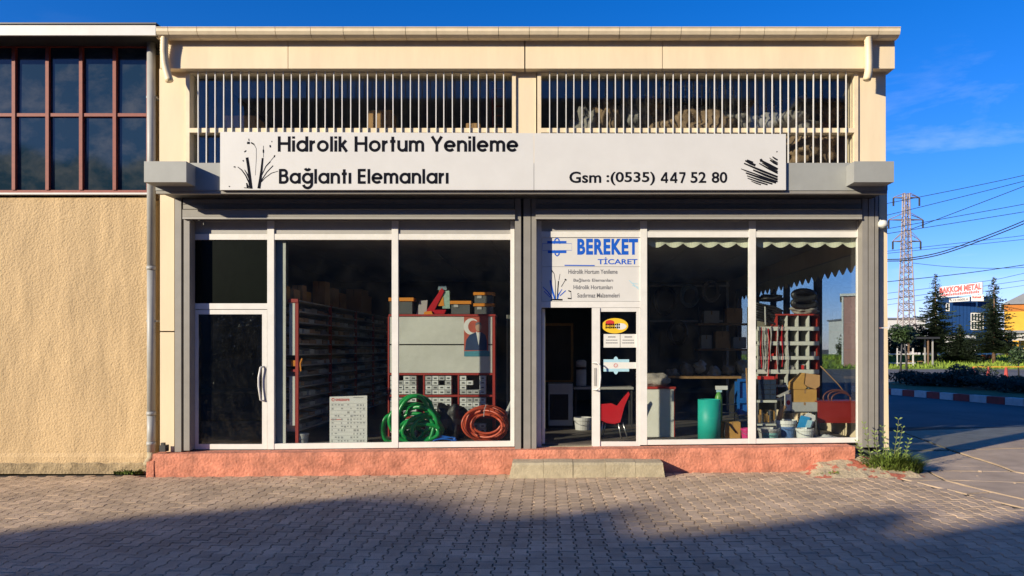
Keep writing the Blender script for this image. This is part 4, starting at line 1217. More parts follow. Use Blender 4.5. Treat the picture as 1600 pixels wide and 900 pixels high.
# red chair behind the door glass, seen from the side
ch = thing('red_chair', 'red plastic armchair with steel legs behind the entrance door glass', 'chair', (gx(955, .8), .85, FLR))
Yh_ = .62
bk = MB()
prof = [(938, 655), (950, 660), (962, 662), (969, 655), (973, 640), (980, 618)]
n = len(prof)
for w_ in (0, .1, .22, .34, .44):
    for a, c in prof:
        bk.v.append((gx(a, Yh_), Yh_ + w_, gz(c, Yh_) - .02 * math.sin(w_ / .44 * 3.14)))
for r in range(4):
    for k in range(n - 1): bk.f.append((r * n + k, r * n + k + 1, (r + 1) * n + k + 1, (r + 1) * n + k))
so = bk.build('shell', redpl, ch, True)
mod = so.modifiers.new('thickness', 'SOLIDIFY'); mod.thickness = .012
for Ya in (Yh_ - .015, Yh_ + .445):
    MB().pxq([(934, 632), (955, 630), (964, 634), (973, 622), (982, 612), (984, 616), (976, 634), (969, 660), (960, 662), (950, 660), (936, 656)] if Ya < .8 else [(936, 633), (955, 631), (964, 635), (962, 640), (938, 640)], Ya, Ya + .012).build('arm', redpl, ch)
for x0, x1, Yl in ((966, 971, Yh_), (973, 981, Yh_ + .02), (942, 938, Yh_), (946, 943, Yh_ + .42)): MB().tube([(gx(x0, Yl), Yl + .02, gz(660, Yl)), (gx(x1, Yl), Yl + .02, FLR)], .010, 8).build('leg', steel, ch, True)
# dim things at the back of the entrance
o = thing('white_machine', 'pale bench machine with black opening at the back of the entrance', 'machine', (gx(876, 2.2), 2.4, FLR))
B('body', dullw, o, gx(857, 2.2), gx(895, 2.2), 2.2, 2.8, FLR + .05, gz(600, 2.2)); BP('opening', black, o, 859, 888, 616, 656, 2.19, 2.198); B('foot', darkm, o, gx(858, 2.2), gx(893, 2.2), 2.22, 2.75, FLR, FLR + .048)
BP('panel', alup, o, 858, 893, 602, 613, 2.192, 2.198)
o = thing('white_cylinder', 'white water cylinder standing on the bench at the back', 'cylinder', (gx(908, 2.6), 2.6, gz(602, 2.6)))
MB().lathe((gx(908, 2.6), 2.6, gz(603, 2.6)), [(.085, 0), (.095, .02), (.095, .3)], 18).build('tank', dullw, o, True); MB().lathe((gx(908, 2.6), 2.6, gz(603, 2.6) + .305), [(.097, 0), (.097, .04)], 18).build('band', black, o, True); MB().lathe((gx(908, 2.6), 2.6, gz(603, 2.6) + .35), [(.095, 0), (.095, .1), (.06, .13)], 18).build('cap', dullw, o, True)
o = thing('back_bench', 'dark bench under the white cylinder at the back', 'bench', (gx(912, 2.6), 2.6, FLR))
B('top', alup, o, gx(897, 2.4), gx(990, 2.4), 2.4, 2.9, gz(605, 2.6) - .03, gz(605, 2.6) + .012)
for x_ in (899, 986):
    for y_ in (2.44, 2.82): B('leg', darkm, o, gx(x_, 2.4), gx(x_, 2.4) + .03, y_, y_ + .03, FLR, gz(605, 2.6) - .03)
bucket('floor_bucket', 'dull white bucket on the floor in front of the back bench', 911, 652, 680, 14, 11, 2.0, dullw, None, None)
o = thing('dark_picture_frame', 'thin wooden frame leaning on the dark back wall of the entrance', 'frame', (gx(868, 4), 4, gz(598, 4)))
for a in ((842, 896, 505, 509), (842, 896, 594, 597)): BP('rail', wood, o, *a, 4.0, 4.03)
for a in ((838, 841.8, 505, 597), (892, 895.8, 509.2, 593.8)): BP('stile', wood, o, *a, 4.0, 4.028)
BP('back_sheet', darkm, o, 842, 892, 509.3, 593.7, 4.01, 4.02)

# teal roll
o = thing('teal_roll', 'upright rolled sheet of turquoise plastic in the right window', 'roll', (gx(1108, .42), .42, FLR))
Xr, zr0, zr1 = gx(1108, .42), gz(691, .42), gz(624, .42)
MB().lathe((Xr, .42, zr0), [(.172, 0), (.172, zr1 - zr0), (.160, zr1 - zr0), (.160, .02)], 32).build('outer_wrap', teal, o, True)
MB().lathe((Xr + .01, .42, zr0), [(.14, 0), (.14, zr1 - zr0 - .01), (.13, zr1 - zr0 - .01), (.13, .02)], 28).build('inner_wrap', teal, o, True)
o = thing('spray_bottle', 'green bottle with white trigger head behind the turquoise roll', 'bottle', (gx(1124, .75), .75, FLR))
MB().lathe((gx(1123, .75), .75, FLR), [(.06, 0), (.06, gz(622, .75) - FLR), (.05, gz(618, .75) - FLR), (.022, gz(612, .75) - FLR)], 14).build('bottle', mat('bottle_green', (.10, .3, .06), .4), o, True)
MB().px(1119, 1137, 603, 609, .72, .78).build('trigger_head', whitepl, o)
MB().px(1120, 1128, 609.3, 613, .73, .77).build('collar', paleblue, o)
carton('orange_carton', 'orange carton with a black cable over it beside the turquoise roll', 1132, 1157, 690, 660, .45, .25, cardy, 0)
tag(MB().tube([(gx(1150, .43), .43, gz(676, .43)), (gx(1143, .43), .42, gz(668, .43)), (gx(1138, .43), .42, gz(661, .43)), (gx(1132, .43), .40, gz(660, .43)), (gx(1130, .43), .38, gz(690, .43))], .012, 6).build('black_cable', black, None, True), 'black cable hanging over the orange carton', 'cable')
bucket('pink_bucket', 'pink bucket with white handle at the window mullion', 1167, 669, 690, 9, 7, .35, pink, None, None)
o = thing('blue_crate', 'blue plastic crate stacked behind the right window mullion', 'crate', (gx(1161, .8), .8, gz(650, .8)))
for a in ((1153, 1156, 592, 648), (1167, 1170, 592, 648), (1156.2, 1166.8, 592, 596), (1156.2, 1166.8, 622, 630), (1156.2, 1166.8, 640, 648)): BP('rib', bluepl, o, *a, .8, .84)
BP('back_sheet', bluepl, o, 1154, 1169, 597, 647, .845, 1.1)
o = thing('wire_rack', 'thin dark wire rack behind the turquoise roll', 'rack', (gx(1140, .95), .95, FLR))
for y in (632, 645, 652): MB().tube([(gx(1126, .95), .95, gz(y, .95)), (gx(1170, .95), .95, gz(y, .95))], .006, 6).build('wire', steel, o)
for x_ in (1127, 1148, 1169): MB().tube([(gx(x_, .96), .96, FLR), (gx(x_, .96), .96, gz(630, .96))], .008, 6).build('upright', darkm, o)
tag(MB().tube([(gx(1171.5, .6), .62, FLR), (gx(1169, .6), .7, gz(575, .7))], .016, 8).build('wooden_pole', wood, None, True), 'wooden pole leaning beside the right window mullion', 'pole')
B_ = thing('back_workbench', 'cluttered dark workbench deep inside the right bay', 'workbench', (2.6, 4.2, FLR))
B('top', wood, B_, 1.8, 3.9, 3.9, 4.6, FLR + .82, FLR + .87)
for x_ in (1.85, 3.8): B('leg', darkm, B_, x_, x_ + .06, 3.95, 4.5, FLR, FLR + .818)
for k in range(6):
    o = blob('workbench_part', ('first', 'second', 'third', 'fourth', 'fifth', 'sixth')[k] + ' dim metal part from the left on the dark workbench', 'part', 1050 + k * 22, 585 - 6 * (k % 3), 9, 8 + 3 * (k % 2), 4.1, .1, (alup, sackm, dullw)[k % 3], .5, 3, 'parts on the workbench', 20 + k, FLR + .872)
o = thing('wall_shelf', 'wall shelf with dim boxes behind the right window mullion', 'shelf', (gx(1150, 4.8), 5, gz(545, 4.8)))
for y in (505, 545): BP('board', wood, o, 1090, 1172, y, y + 3, 4.8, 5.1)
for x_ in (1092, 1130, 1168): BP('upright', darkm, o, x_, x_ + 3, 480, 590, 5.1, 5.14)
for k, (x0, x1, yt, yb, m, lab) in enumerate(((1096, 1112, 524, 544.5, dullw, 'left dim box on the lower wall shelf'), (1118, 1140, 518, 544.5, cardb, 'middle dim box on the lower wall shelf'), (1146, 1166, 527, 544.5, dullw, 'right dim box on the lower wall shelf'), (1100, 1124, 486, 504.5, alup, 'left dim box on the upper wall shelf'), (1136, 1160, 482, 504.5, cardb, 'right dim box on the upper wall shelf'))):
    carton('shelf_carton', lab, x0, x1, yb, yt, 4.82, .22, m)

for k, (cx, cy, r_) in enumerate(((1040, 470, 20), (1078, 462, 16), (1112, 455, 15), (1060, 520, 17))):
    b = coil([(cx + j % 3 - 1, cy + j % 2, r_ - 1.1 * j, r_ * 1.25 - 1.2 * j, 5.9 + .02 * j, .05, .1 * j) for j in range(5)], .02, 26)
    tag(b.build('wall_hose_coil', (black, bluegrey, sackm, black)[k], None, True), ('first', 'second', 'third', 'lowest')[k] + ' dim hose coil hanging deep in the right bay', 'hose', 'hose coils hanging in the right bay')
o = thing('coil_hanger_rail', 'dim rail with uprights carrying the hose coils in the right bay', 'rail', (gx(1080, 6), 6.1, FLR))
for y in (445, 500): BP('rail', alup, o, 1010, 1140, y, y + 3, 6.05, 6.1)
for x_ in (1012, 1136): B('upright', alup, o, gx(x_, 6.05), gx(x_, 6.05) + .05, 6.1, 6.15, FLR, gz(440, 6.05))
# pigeonhole rack
Yr = 1.15
ORD = ['first', 'second', 'third', 'fourth', 'fifth', 'sixth', 'seventh', 'eighth', 'ninth', 'tenth', 'eleventh', 'twelfth']
pr = thing('pigeonhole_rack', 'cream pigeonhole rack with red edges behind the right corner window', 'rack', (gx(1225, Yr), Yr + .2, FLR))
BP('back_board', mat('rack_back', (.17, .16, .12), .8, .2), pr, 1183, 1280, 493, 640, Yr + .36, Yr + .37)
rails = [(510.5, 516.5), (533.5, 539.5), (556.5, 562), (577.5, 584), (601, 605), (622, 626)]
for y0, y1 in rails: BP('rail', cab, pr, 1183, 1280, y0, y1, Yr - .012, Yr); BP('shelf', cab, pr, 1183, 1280, y1 - 1.5, y1 - .4, Yr + .002, Yr + .358)
BP('top_board', cabr, pr, 1213, 1280, 490.5, 492.8, Yr - .01, Yr + .36)
for x_ in (1183, 1199, 1213.5, 1229, 1246, 1263, 1279):
    for k in range(len(rails)):
        ya = rails[k - 1][1] if k else (493 if x_ > 1210 else 510)
        if rails[k][0] - ya > 4: BP('divider', cabr if x_ in (1213.5, 1279) else cab, pr, x_, x_ + 1.6, ya + .3, rails[k][0] - .3, Yr - .004 + .002 * (k % 2), Yr + .35)
for q in range(26):
    r = random.randrange(0, 5); c = random.choice((1190, 1205, 1221, 1237, 1254, 1271)); yb = rails[r][0] if r else 510.5
    m = random.choice((redv, steel, whitepl, black, redpl, alup))
    w_ = random.uniform(2, 4.5); h_ = random.uniform(3, 9)
    BP('stored_fitting', m, pr, c - w_, c + w_, rails[r + 1][0] - h_ if r < 5 else yb, rails[r + 1][0] - .2, Yr + .05 + .02 * (q % 5), Yr + .16)
for q in range(11):
    x_ = (1186, 1189, 1192, 1195, 1198, 1201, 1204, 1214, 1215.5, 1222, 1231)[q]
    yt = random.uniform(508, 514); L = random.uniform(30, 90)
    pth = [(gx(x_ + math.sin(k * .9 + q) * .9, Yr - .03), Yr - .04, gz(yt + L * k / 8, Yr - .03)) for k in range(9)]
    o = MB().tube(pth, [.004 + .008 * random.random() for _ in range(9)], 6).build('hanging_tool', (steel, redpl, alup, dullw)[q % 4], None, False)
    tag(o, ORD[q] + ' hanging tool from the left on the pigeonhole rack', 'tool', 'tools hanging on the pigeonhole rack')
for k, (cx, cy, rx, rz, lab) in enumerate(((1257, 461, 20, 8, 'upper folded black rubber roll on the pigeonhole rack'), (1257, 474, 21, 7, 'lower folded black rubber roll on the pigeonhole rack'))):
    b = coil([(cx, cy, rx - j * 2.5, rz - j * 1.2, Yr + .05 + .07 * j, .1, .02 * j) for j in range(5)], .045, 24)
    tag(b.build('rubber_roll', black, None, True), lab, 'roll')
blob('clear_bag', 'crumpled translucent bag under the black rubber rolls', 'bag', 1257, 485, 20, 8, Yr + .18, .14, sackm, .35, 4, None, 31, gz(490.3, Yr + .1))
b = MB()
for k in range(9):
    p_ = [(1180 + j * 5.2, 474 + k * 3.1 + 7 * math.sin(min(1, j / 9) * 1.7) + (max(0, j - 5)) ** 1.7 * (1 + .12 * k) * .9) for j in range(9)]
    b.tube([(gx(x_, Yr + .1), Yr + .06 + .035 * (k % 4), gz(y_, Yr + .1)) for x_, y_ in p_], .021, 7)
hh = thing('draped_hoses', 'bundle of black hoses draped over the left end of the pigeonhole rack', 'hoses', (gx(1195, Yr), Yr + .1, gz(510, Yr)))
b.build('hose_bundle', black, hh, True)
MB().tube([(gx(1196, Yr), Yr + .02, gz(479, Yr)), (gx(1196, Yr), Yr + .0, gz(508, Yr))], .012, 6).build('tie', dullw, hh)
blob('dark_bag', 'dark padded bag piled on the hanging black hoses', 'bag', 1203, 466, 19, 6, Yr + .3, .15, black, .3, 3, None, 40)
# drawer organiser and stuff below the rack
o = thing('drawer_organiser', 'navy drawer organiser with small fronts under the hanging tools', 'organiser', (gx(1198, .95), 1, gz(625, .95)))
BP('case', darkm, o, 1184, 1213, 593, 625, .95, 1.12)
for r in range(4):
    for c in range(3): BP('drawer', mat('navy', (.02, .035, .07), .4, .1), o, 1185 + c * 9.4, 1193.6 + c * 9.4, 594 + r * 7.7, 600.6 + r * 7.7, .938, .949)
BP('red_cloth', redv, o, 1187, 1210, 588, 592.8, .96, 1.1)
o = thing('low_shelf', 'low pale shelf full of brass fittings below the drawer organiser', 'shelf', (gx(1198, .9), 1.0, FLR))
BP('board', cab, o, 1183, 1214, 625.4, 629, .9, 1.13)
for x_ in (1183, 1211.5): B('leg', steel, o, gx(x_, .92), gx(x_, .92) + .022, .93, .96, FLR, gz(629.2, .92))
for q in range(14):
    BP('fitting', random.choice((wood, steel, cardy, black)), o, 1185 + 2 * q, 1187 + 2 * q + random.uniform(0, 1.5), random.uniform(640, 650), random.uniform(655, 662), .92 + .01 * (q % 5), 1.0)
BP('lower_board', cab, o, 1183, 1214, 662.4, 665, .9, 1.13)
carton('white_carton', 'white carton with printed marks under the orange cartons', 1238, 1277, 643, 629, .55, .28, dullw)
carton('lower_orange_carton', 'lower orange carton resting on the white carton', 1240.5, 1276, 628.8, 609, .56, .26, cardy)
o = thing('upper_orange_carton', 'opened orange carton leaning on top of the lower orange carton', 'box', (gx(1260, .6), .62, gz(608, .6)))
MB().pxq([(1239, 608), (1240, 598), (1258, 583), (1256, 600), (1261, 605), (1258, 608)], .56, .80).build('open_flap', cardy, o)
MB().pxq([(1258.3, 583), (1281, 586), (1281, 603), (1274, 608), (1262, 604), (1256.5, 600)], .575, .80).build('body', cardb, o)
o = thing('carton_stand', 'thin steel stand carrying the white carton', 'stand', (gx(1258, .6), .65, FLR))
for x_, Y_ in ((1240, .58), (1275, .58), (1240, .8), (1275, .8)): MB().tube([(gx(x_, Y_), Y_, FLR), (gx(x_, Y_), Y_, gz(644, .58))], .009, 6).build('leg', steel, o)
BP('tray', darkm, o, 1237, 1278, 643.4, 645, .55, .84)
o = thing('red_white_packet', 'red and white packet beside the white carton', 'packet', (gx(1232, .6), .6, gz(642, .6)))
BP('box', whitepl, o, 1228, 1236.5, 616, 642, .6, .68); MB().poly(disc(gx(1232, .598), gz(629, .598), 3.4 * u, 4 * u), .598).build('mark', redv, o)
BP('support', darkm, o, 1227.5, 1236.8, 642.3, 646, .59, .7)
o = thing('grey_flap', 'dark grey flap board leaning behind the packet', 'board', (gx(1225, .7), .72, gz(622, .7)))
MB().pxq([(1213, 619), (1236, 608), (1239, 612), (1218, 621)], .7, .72).build('board', alup, o)
BP('strut', darkm, o, 1220, 1221.5, 620, 690, .73, .75)
bucket('grey_bucket', 'grey bucket with teal label, leftmost in the corner window', 1201, 669, 691, 16.5, 13, .32, alup, mat('teal_label', (.25, .5, .45), .5, .2, 20))
bucket('printed_bucket', 'tall white paint bucket with blue print and a brush in it', 1228, 656, 691, 16, 11, .46, whitepl, mat('blue_label', (.10, .2, .42), .5, .4, 30))
bucket('white_bucket', 'plain white bucket holding a blue and white cloth', 1257.5, 669, 691, 13.5, 11.5, .30, whitepl)
o = thing('brown_roll', 'brown paper roll standing in the printed paint bucket', 'roll', (gx(1224, .46), .46, gz(672, .46)))
MB().tube([(gx(1222, .46), .46, gz(676, .46)), (gx(1217, .46), .45, gz(655, .46)), (gx(1220, .46), .45, gz(642, .46)), (gx(1226, .46), .45, gz(634, .46))], .042, 12).build('roll', cardb, o, True)
o = thing('blue_cloth', 'folded blue and white cloth stuffed in the plain white bucket', 'cloth', (gx(1258, .3), .3, gz(672, .3)))
MB().pxq([(1246, 668), (1252, 649), (1266, 652), (1262, 668)], .24, .26).build('blue_fold', mat('cloth_blue', (.02, .28, .58), .8, .2), o)
MB().pxq([(1258, 668), (1262, 656), (1270, 657), (1266, 668)], .235, .2385).build('printed_fold', paleblue, o)
MB().pxq([(1257, 650), (1264, 645), (1274, 649), (1274, 655), (1268, 668), (1262, 668)], .27, .31).build('white_fold', whitepl, o)
o = thing('red_bench', 'dark red sheet metal bench at the right end of the corner window', 'bench', (gx(1312, .5), .6, FLR))
BP('front_panel', mat('bench_red', (.24, .016, .012), .45, .12, 5), o, 1278, 1345, 628.5, 661, .45, .47); BP('top', mat('bench_red', 0), o, 1277.5, 1345, 626.8, 628.2, .44, .8)
for x_, Y_ in ((1279, .47), (1342, .47), (1279, .76), (1342, .76)): B('leg', darkm, o, gx(x_, Y_), gx(x_, Y_) + .02, Y_, Y_ + .02, FLR, gz(628.6, .47))
tag(coil([(1308, 622, 24, 14, .62, .1, 0), (1312, 622, 20, 12, .58, .1, .1), (1315, 624, 17, 11, .55, .1, 0)], .012, 30).build('brown_hose', mat('brown_hose', (.12, .04, .03), .5), None, True), 'loose brown hose coil lying on the red bench', 'hose')
tag(MB().tube([(gx(1284, .75), .8, gz(572, .8)), (gx(1297, .75), .78, gz(586, .8)), (gx(1310, .75), .76, gz(600, .8)), (gx(1318, .75), .72, gz(612, .8))], .009, 6).build('bent_rod', wood, None, True), 'thin bent rod leaning from the rack to the red bench', 'rod')
blob('white_plastic_bag', 'crumpled pale plastic bag on the floor under the red bench', 'bag', 1291, 688, 19, 8, .3, .1, dullw, .5, 4, None, 50, FLR + .002)

# scalloped valances
def valance(name, lab, A, Bp, z1, z0, n):
    o = thing(name, lab, 'valance', ((A[0] + Bp[0]) / 2, (A[1] + Bp[1]) / 2, z0))
    b = MB(); m_ = n * 8
    for k in range(m_ + 1):
        t = k / m_
        x_, y_ = A[0] + (Bp[0] - A[0]) * t, A[1] + (Bp[1] - A[1]) * t
        wv = .012 * math.sin(t * n * 6.28)
        sc_ = abs(math.sin(t * n * math.pi))
        b.v += [(x_, y_ + wv * .3, z1), (x_ , y_ + wv, z0 + (z1 - z0) * .38 - (z1 - z0) * .38 * sc_)]
    b.f = [(2 * k, 2 * k + 1, 2 * k + 3, 2 * k + 2) for k in range(m_)]
    q = b.build('cloth', clothv, o); md = q.modifiers.new('thickness', 'SOLIDIFY'); md.thickness = .003
    MB().tube([(A[0], A[1], z1), (Bp[0], Bp[1], z1)], .008, 6).build('rod', alup, o)
valance('front_valance', 'pale scalloped cloth valance along the top of the right windows', (gx(1012, .07), .08), (gx(1345, .07), .08), gz(370, .08), gz(387, .08), 12)
valance('side_valance', 'shaded scalloped valance hanging inside the glazed side wall', (XR - .19, .25), (XR - .19, 7.9), 3.29, 3.0, 24)

# ================================================================== stored things in the loft behind the barred windows
Zl = ZLF + .002
for k, (x0, x1, yt, Y, d, m, lab) in enumerate(((350, 398, 181, .5, .4, cardb, 'wide brown carton behind the left barred window'), (575, 596, 173, .5, .35, cardb, 'left brown carton of a pair behind the left barred window'), (597.5, 612, 172, .6, .35, cardb, 'right brown carton of a pair behind the left barred window'),
        (728, 750, 193, .5, .3, cardb, 'low carton near the right end of the left barred window'), (1050, 1130, 178, .9, .6, cardb, 'large carton under the sacks behind the right barred window'), (1228, 1300, 190, .8, .5, mat('brown_case', (.20, .09, .05), .7, .2), 'dark brown case behind the right barred window end'))):
    carton('loft_carton', lab, x0, x1, 0, yt, Y, d, m, 0, 'cartons stored in the loft', z0=Zl)
sk = [(915, 205, 22, 30, .5, sackm), (945, 195, 20, 35, .6, sackb), (985, 185, 28, 30, .8, sackm), (1010, 172, 30, 18, .9, sackb), (1055, 150, 26, 26, 1.1, sackm), (1075, 152, 20, 24, 1.2, sackb), (1085, 200, 60, 30, .7, sackb), (1130, 165, 20, 28, 1.0, sackm),
      (1155, 195, 36, 22, .8, sackm), (1180, 185, 30, 20, .9, sackb), (1230, 200, 40, 24, .6, sackm), (1250, 172, 30, 18, 1.1, sackm), (1290, 175, 22, 20, 1.0, sackb), (1260, 235, 36, 26, .4, sackb), (1040, 205, 60, 28, 1.0, sackm), (1210, 230, 60, 30, .9, sackb)]
SL = ['grey sack leftmost in the heap behind the right barred window', 'brown peaked sack second from the left in the loft heap', 'grey sack left of the heap middle behind the bars', 'brown twisted sack on the left slope of the loft heap',
      'topmost grey sack of the loft heap', 'brown sack just right of the topmost grey sack', 'wide brown sack under the topmost sacks', 'upright grey sack right of the heap top', 'wide grey sack right of the heap middle', 'brown sack on the right slope of the loft heap',
      'low grey sack above the sign board right end', 'grey sack on the second rise of the heap, right part', 'rightmost brown sack behind the right barred window', 'brown sack low behind the bars right of the sign board', 'wide grey sack deep behind the topmost sacks', 'wide brown sack half hidden by the sign board end']
for k, (cx, cy, rx, rz, Y, m) in enumerate(sk):
    blob('loft_sack', SL[k], 'sack', cx, cy, rx, rz, Y, .25, m, .6, 4, 'sacks heaped in the loft', 60 + k, Zl)
blob('blue_tarp', 'blue plastic sheet among the sacks behind the right barred window', 'tarp', 1072, 148, 9, 11, .82, .06, tarp, .5, 4, None, 90, Zl)
o = thing('red_ladder', 'red ladder leaning behind the right end of the left barred window', 'ladder', (gx(780, .9), .9, Zl))
for x0, x1 in ((768, 772), (788, 788)): MB().tube([(gx(x1, .8), .8, Zl), (gx(x0, .9), 1.0, gz(125, .9))], .014, 6).build('rail', redfr, o)
for y in (138, 150, 165, 180, 195): MB().tube([(gx(770, .9), .93, gz(y, .9)), (gx(788, .9), .93, gz(y, .9))], .010, 6).build('rung', redfr, o)

# ================================================================== across the road on the right
grassm = mat('verge_grass', (0.19, 0.27, 0.03), 0.9, 0.35, .7, rnd=.25)
soilg = mat('verge_soil', (0.07, 0.10, 0.025), 1.0, 0.4, 1.0)
needle = mat('spruce_needles', (0.028, 0.048, 0.022), 0.7, 0.35, 2.0, rnd=.35)
leafm = mat('leaf_green', (0.035, 0.065, 0.016), 0.6, 0.35, 2.0, rnd=.35)
barkm = mat('bark', (0.20, 0.12, 0.07), 0.9, 0.3, 6)
kred = mat('kerb_red', (0.42, 0.06, 0.05), 0.8, 0.2, 5, dirt=.2)
kwhite = mat('kerb_white', (0.68, 0.67, 0.64), 0.8, 0.15, 5, dirt=.25)
Z8 = slope(9)
kp = [G(1330, 610.5), G(1392, 615.5), G(1489, 624), G(1600, 633.3), G(1720, 645), G(1900, 668)]
isl = kp + [(p[0] + 7.5, p[1] + 9) for p in reversed(kp)]
med = MB(); med.v = [(x_, y_, Z8 + .17) for x_, y_ in isl]; med.f = [tuple(range(len(isl)))]
median = struct(med.build('median_strip', soilg))
seg = 0.62
pts = []
for k in range(len(kp) - 1):
    a, c = Vector(kp[k]), Vector(kp[k + 1]); L = (c - a).length; n = max(1, round(L / seg))
    for j in range(n): pts.append((a.lerp(c, j / n), (c - a).normalized(), L / n))
for k, (p, t, L) in enumerate(pts):
    b = MB(); nrm = Vector((-t.y, t.x)); nrm = nrm if nrm.dot(Vector((1, .6))) > 0 else -nrm
    q = [p + t * .012, p + t * (L - .012), p + t * (L - .012) + nrm * .22, p + t * .012 + nrm * .22]
    b.slab([(w_.x, w_.y) for w_ in q], Z8 - .05, Z8 + .20)
    b.build('kerb_block', kred if k % 2 else kwhite, median)
def leafcloud(b, c, r, n, size, shell=.45, clumps=9, seed=1):
    rg = random.Random(seed)
    cl = []
    for k in range(clumps):
        d = Vector((rg.gauss(0, 1), rg.gauss(0, 1), rg.gauss(0, 1))).normalized() * rg.uniform(.25, .75)
        cl.append((d, rg.uniform(.3, .5)))
    for k in range(n):
        d, rad = rg.choice(cl)
        q = Vector((rg.gauss(0, 1), rg.gauss(0, 1), rg.gauss(0, 1))).normalized() * rad * rg.uniform(shell, 1.0) ** .5
        p = Vector(((d.x + q.x) * r[0], (d.y + q.y) * r[1], (d.z + q.z) * r[2])) + Vector(c)
        s = size * rg.uniform(.6, 1.4)
        a = Vector((rg.uniform(-1, 1), rg.uniform(-1, 1), rg.uniform(-1, 1))).normalized(); e = a.orthogonal().normalized()
        i = len(b.v)
        b.v += [tuple(p - a * s), tuple(p + e * s * .5), tuple(p + a * s), tuple(p - e * s * .5)]
        b.f.append((i, i + 1, i + 2, i + 3))
    return b
cx_ = [(1400, 600), (1430, 603), (1462, 604), (1490, 605), (1522, 610), (1552, 612), (1585, 616), (1625, 618)]
wheres = ['nearest the building edge', 'second from the building edge', 'below the blue building sign', 'in the middle of the median', 'tallest rounded one on the median', 'left of the barrier posts', 'below the right spruce', 'at the right picture edge']
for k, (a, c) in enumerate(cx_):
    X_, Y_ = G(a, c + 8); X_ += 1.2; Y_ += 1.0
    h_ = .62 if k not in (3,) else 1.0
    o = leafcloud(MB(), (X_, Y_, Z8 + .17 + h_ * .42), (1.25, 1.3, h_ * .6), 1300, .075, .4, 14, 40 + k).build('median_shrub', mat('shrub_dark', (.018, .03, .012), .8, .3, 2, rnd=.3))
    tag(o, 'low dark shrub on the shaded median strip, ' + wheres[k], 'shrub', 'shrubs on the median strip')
# verge bank
vb = MB(); n1, n2 = 60, 16
for j in range(n2 + 1):
    for i in range(n1 + 1):
        X_ = 14 + 90 * i / n1; Y_ = 53 + 50 * (j / n2) ** 1.5
        t = min(1, (Y_ - 53) / 14)
        vb.v.append((X_, Y_, Z8 - .04 + (.16 if j else 0) + .75 * t * t * (3 - 2 * t) + noise.noise(Vector((X_ * .3, Y_ * .3, 0))) * .18 * t))
vb.f = [(j * (n1 + 1) + i, j * (n1 + 1) + i + 1, (j + 1) * (n1 + 1) + i + 1, (j + 1) * (n1 + 1) + i) for j in range(n2) for i in range(n1)]
verge = struct(vb.build('verge', grassm))
def vz(X_, Y_):
    t = max(0, min(1, (Y_ - 53) / 14)); return Z8 + .12 + .75 * t * t * (3 - 2 * t)
gb = MB(); rg = random.Random(5)
for k in range(9000):
    X_, Y_ = rg.uniform(20, 60), 53.2 + 16 * rg.random() ** 1.3
    z = vz(X_, Y_) - .06; h_ = rg.uniform(.12, .42); a = rg.uniform(0, 3.14); w_ = rg.uniform(.05, .11); i = len(gb.v)
    gb.v += [(X_ - w_ * math.cos(a), Y_ - w_ * math.sin(a), z), (X_ + w_ * math.cos(a), Y_ + w_ * math.sin(a), z), (X_ + rg.uniform(-.12, .12), Y_ + rg.uniform(-.12, .12), z + h_)]
    gb.f.append((i, i + 1, i + 2))
o = gb.build('verge_grass', grassm); o['kind'] = 'stuff'; tag(o, 'sunlit rough grass on the verge across the road', 'grass')
def at(px_, D): return (px_ - CX) / F * D, D - CD
def zat(py, D): return CZ + (HY - py) * D / F
def spruce(name, lab, px_, D, top, base_r, seed, trunk_show=.12, dens=1.0):
    X_, Y_ = at(px_, D); z0 = vz(X_, Y_) - .1; z1 = zat(top, D); h_ = z1 - z0
    rg = random.Random(seed)
    o = thing(name, lab, 'tree', (X_, Y_, z0), 'spruce trees on the verge')
    MB().tube([(X_, Y_, z0), (X_ + .05, Y_, z0 + h_ * .5), (X_, Y_, z1)], [.15 + .004 * h_, .09, .012], 7).build('trunk', barkm, o, True)
    b = MB()
    lv = int(62 * dens)
    for k in range(lv):
        t = trunk_show + (1 - trunk_show) * (k / lv)
        rad = base_r * (1 - t) ** .85 * rg.uniform(.75, 1.12) + .06
        nb_ = max(4, int(11 * (1 - t) + 4))
        for q in range(nb_):
            a = rg.uniform(0, 6.28); L = rad * rg.uniform(.6, 1.15)
            d = Vector((math.cos(a), math.sin(a), 0)); s_ = Vector((-d.y, d.x, 0))
            m_ = max(3, int(L / .22))
            for j in range(m_):
                u_ = (j + rg.random()) / m_
                c = Vector((X_, Y_, z0 + h_ * t)) + d * L * u_ + Vector((0, 0, L * (.10 - .42 * u_ + .34 * u_ * u_)))
                for e in (-1, 1):
                    w_ = (.30 * L * (1 - .55 * u_) + .05) * rg.uniform(.5, 1.1)
                    tip = c + s_ * e * w_ * .8 + d * w_ * .55 + Vector((0, 0, -.16 * w_ + rg.uniform(-.05, .05)))
                    wd = d * (.05 + .03 * L) + Vector((0, 0, .045))
                    i = len(b.v)
                    b.v += [tuple(c - wd), tuple(tip), tuple(c + wd)]
                    b.f.append((i, i + 1, i + 2))
    b.build('crown', needle, o)
    return o
spruce('spruce_tree', 'dark spruce tree left of the blue metal building', 1461.5, 72, 427, 3.1, 1)
spruce('spruce_tree', 'dark spruce tree with bare reddish trunk right of the blue building', 1553, 70, 432, 3.1, 2, .14)
spruce('spruce_tree', 'small spruce between the two tall ones in front of the blue building', 1500, 71, 507, 2.3, 3, .05)
X_, Y_ = at(1411, 49)
o = thing('round_tree', 'small round crowned tree with forked dark trunk beside the shop corner', 'tree', (X_, Y_, Z8))
zc = zat(522, 49)
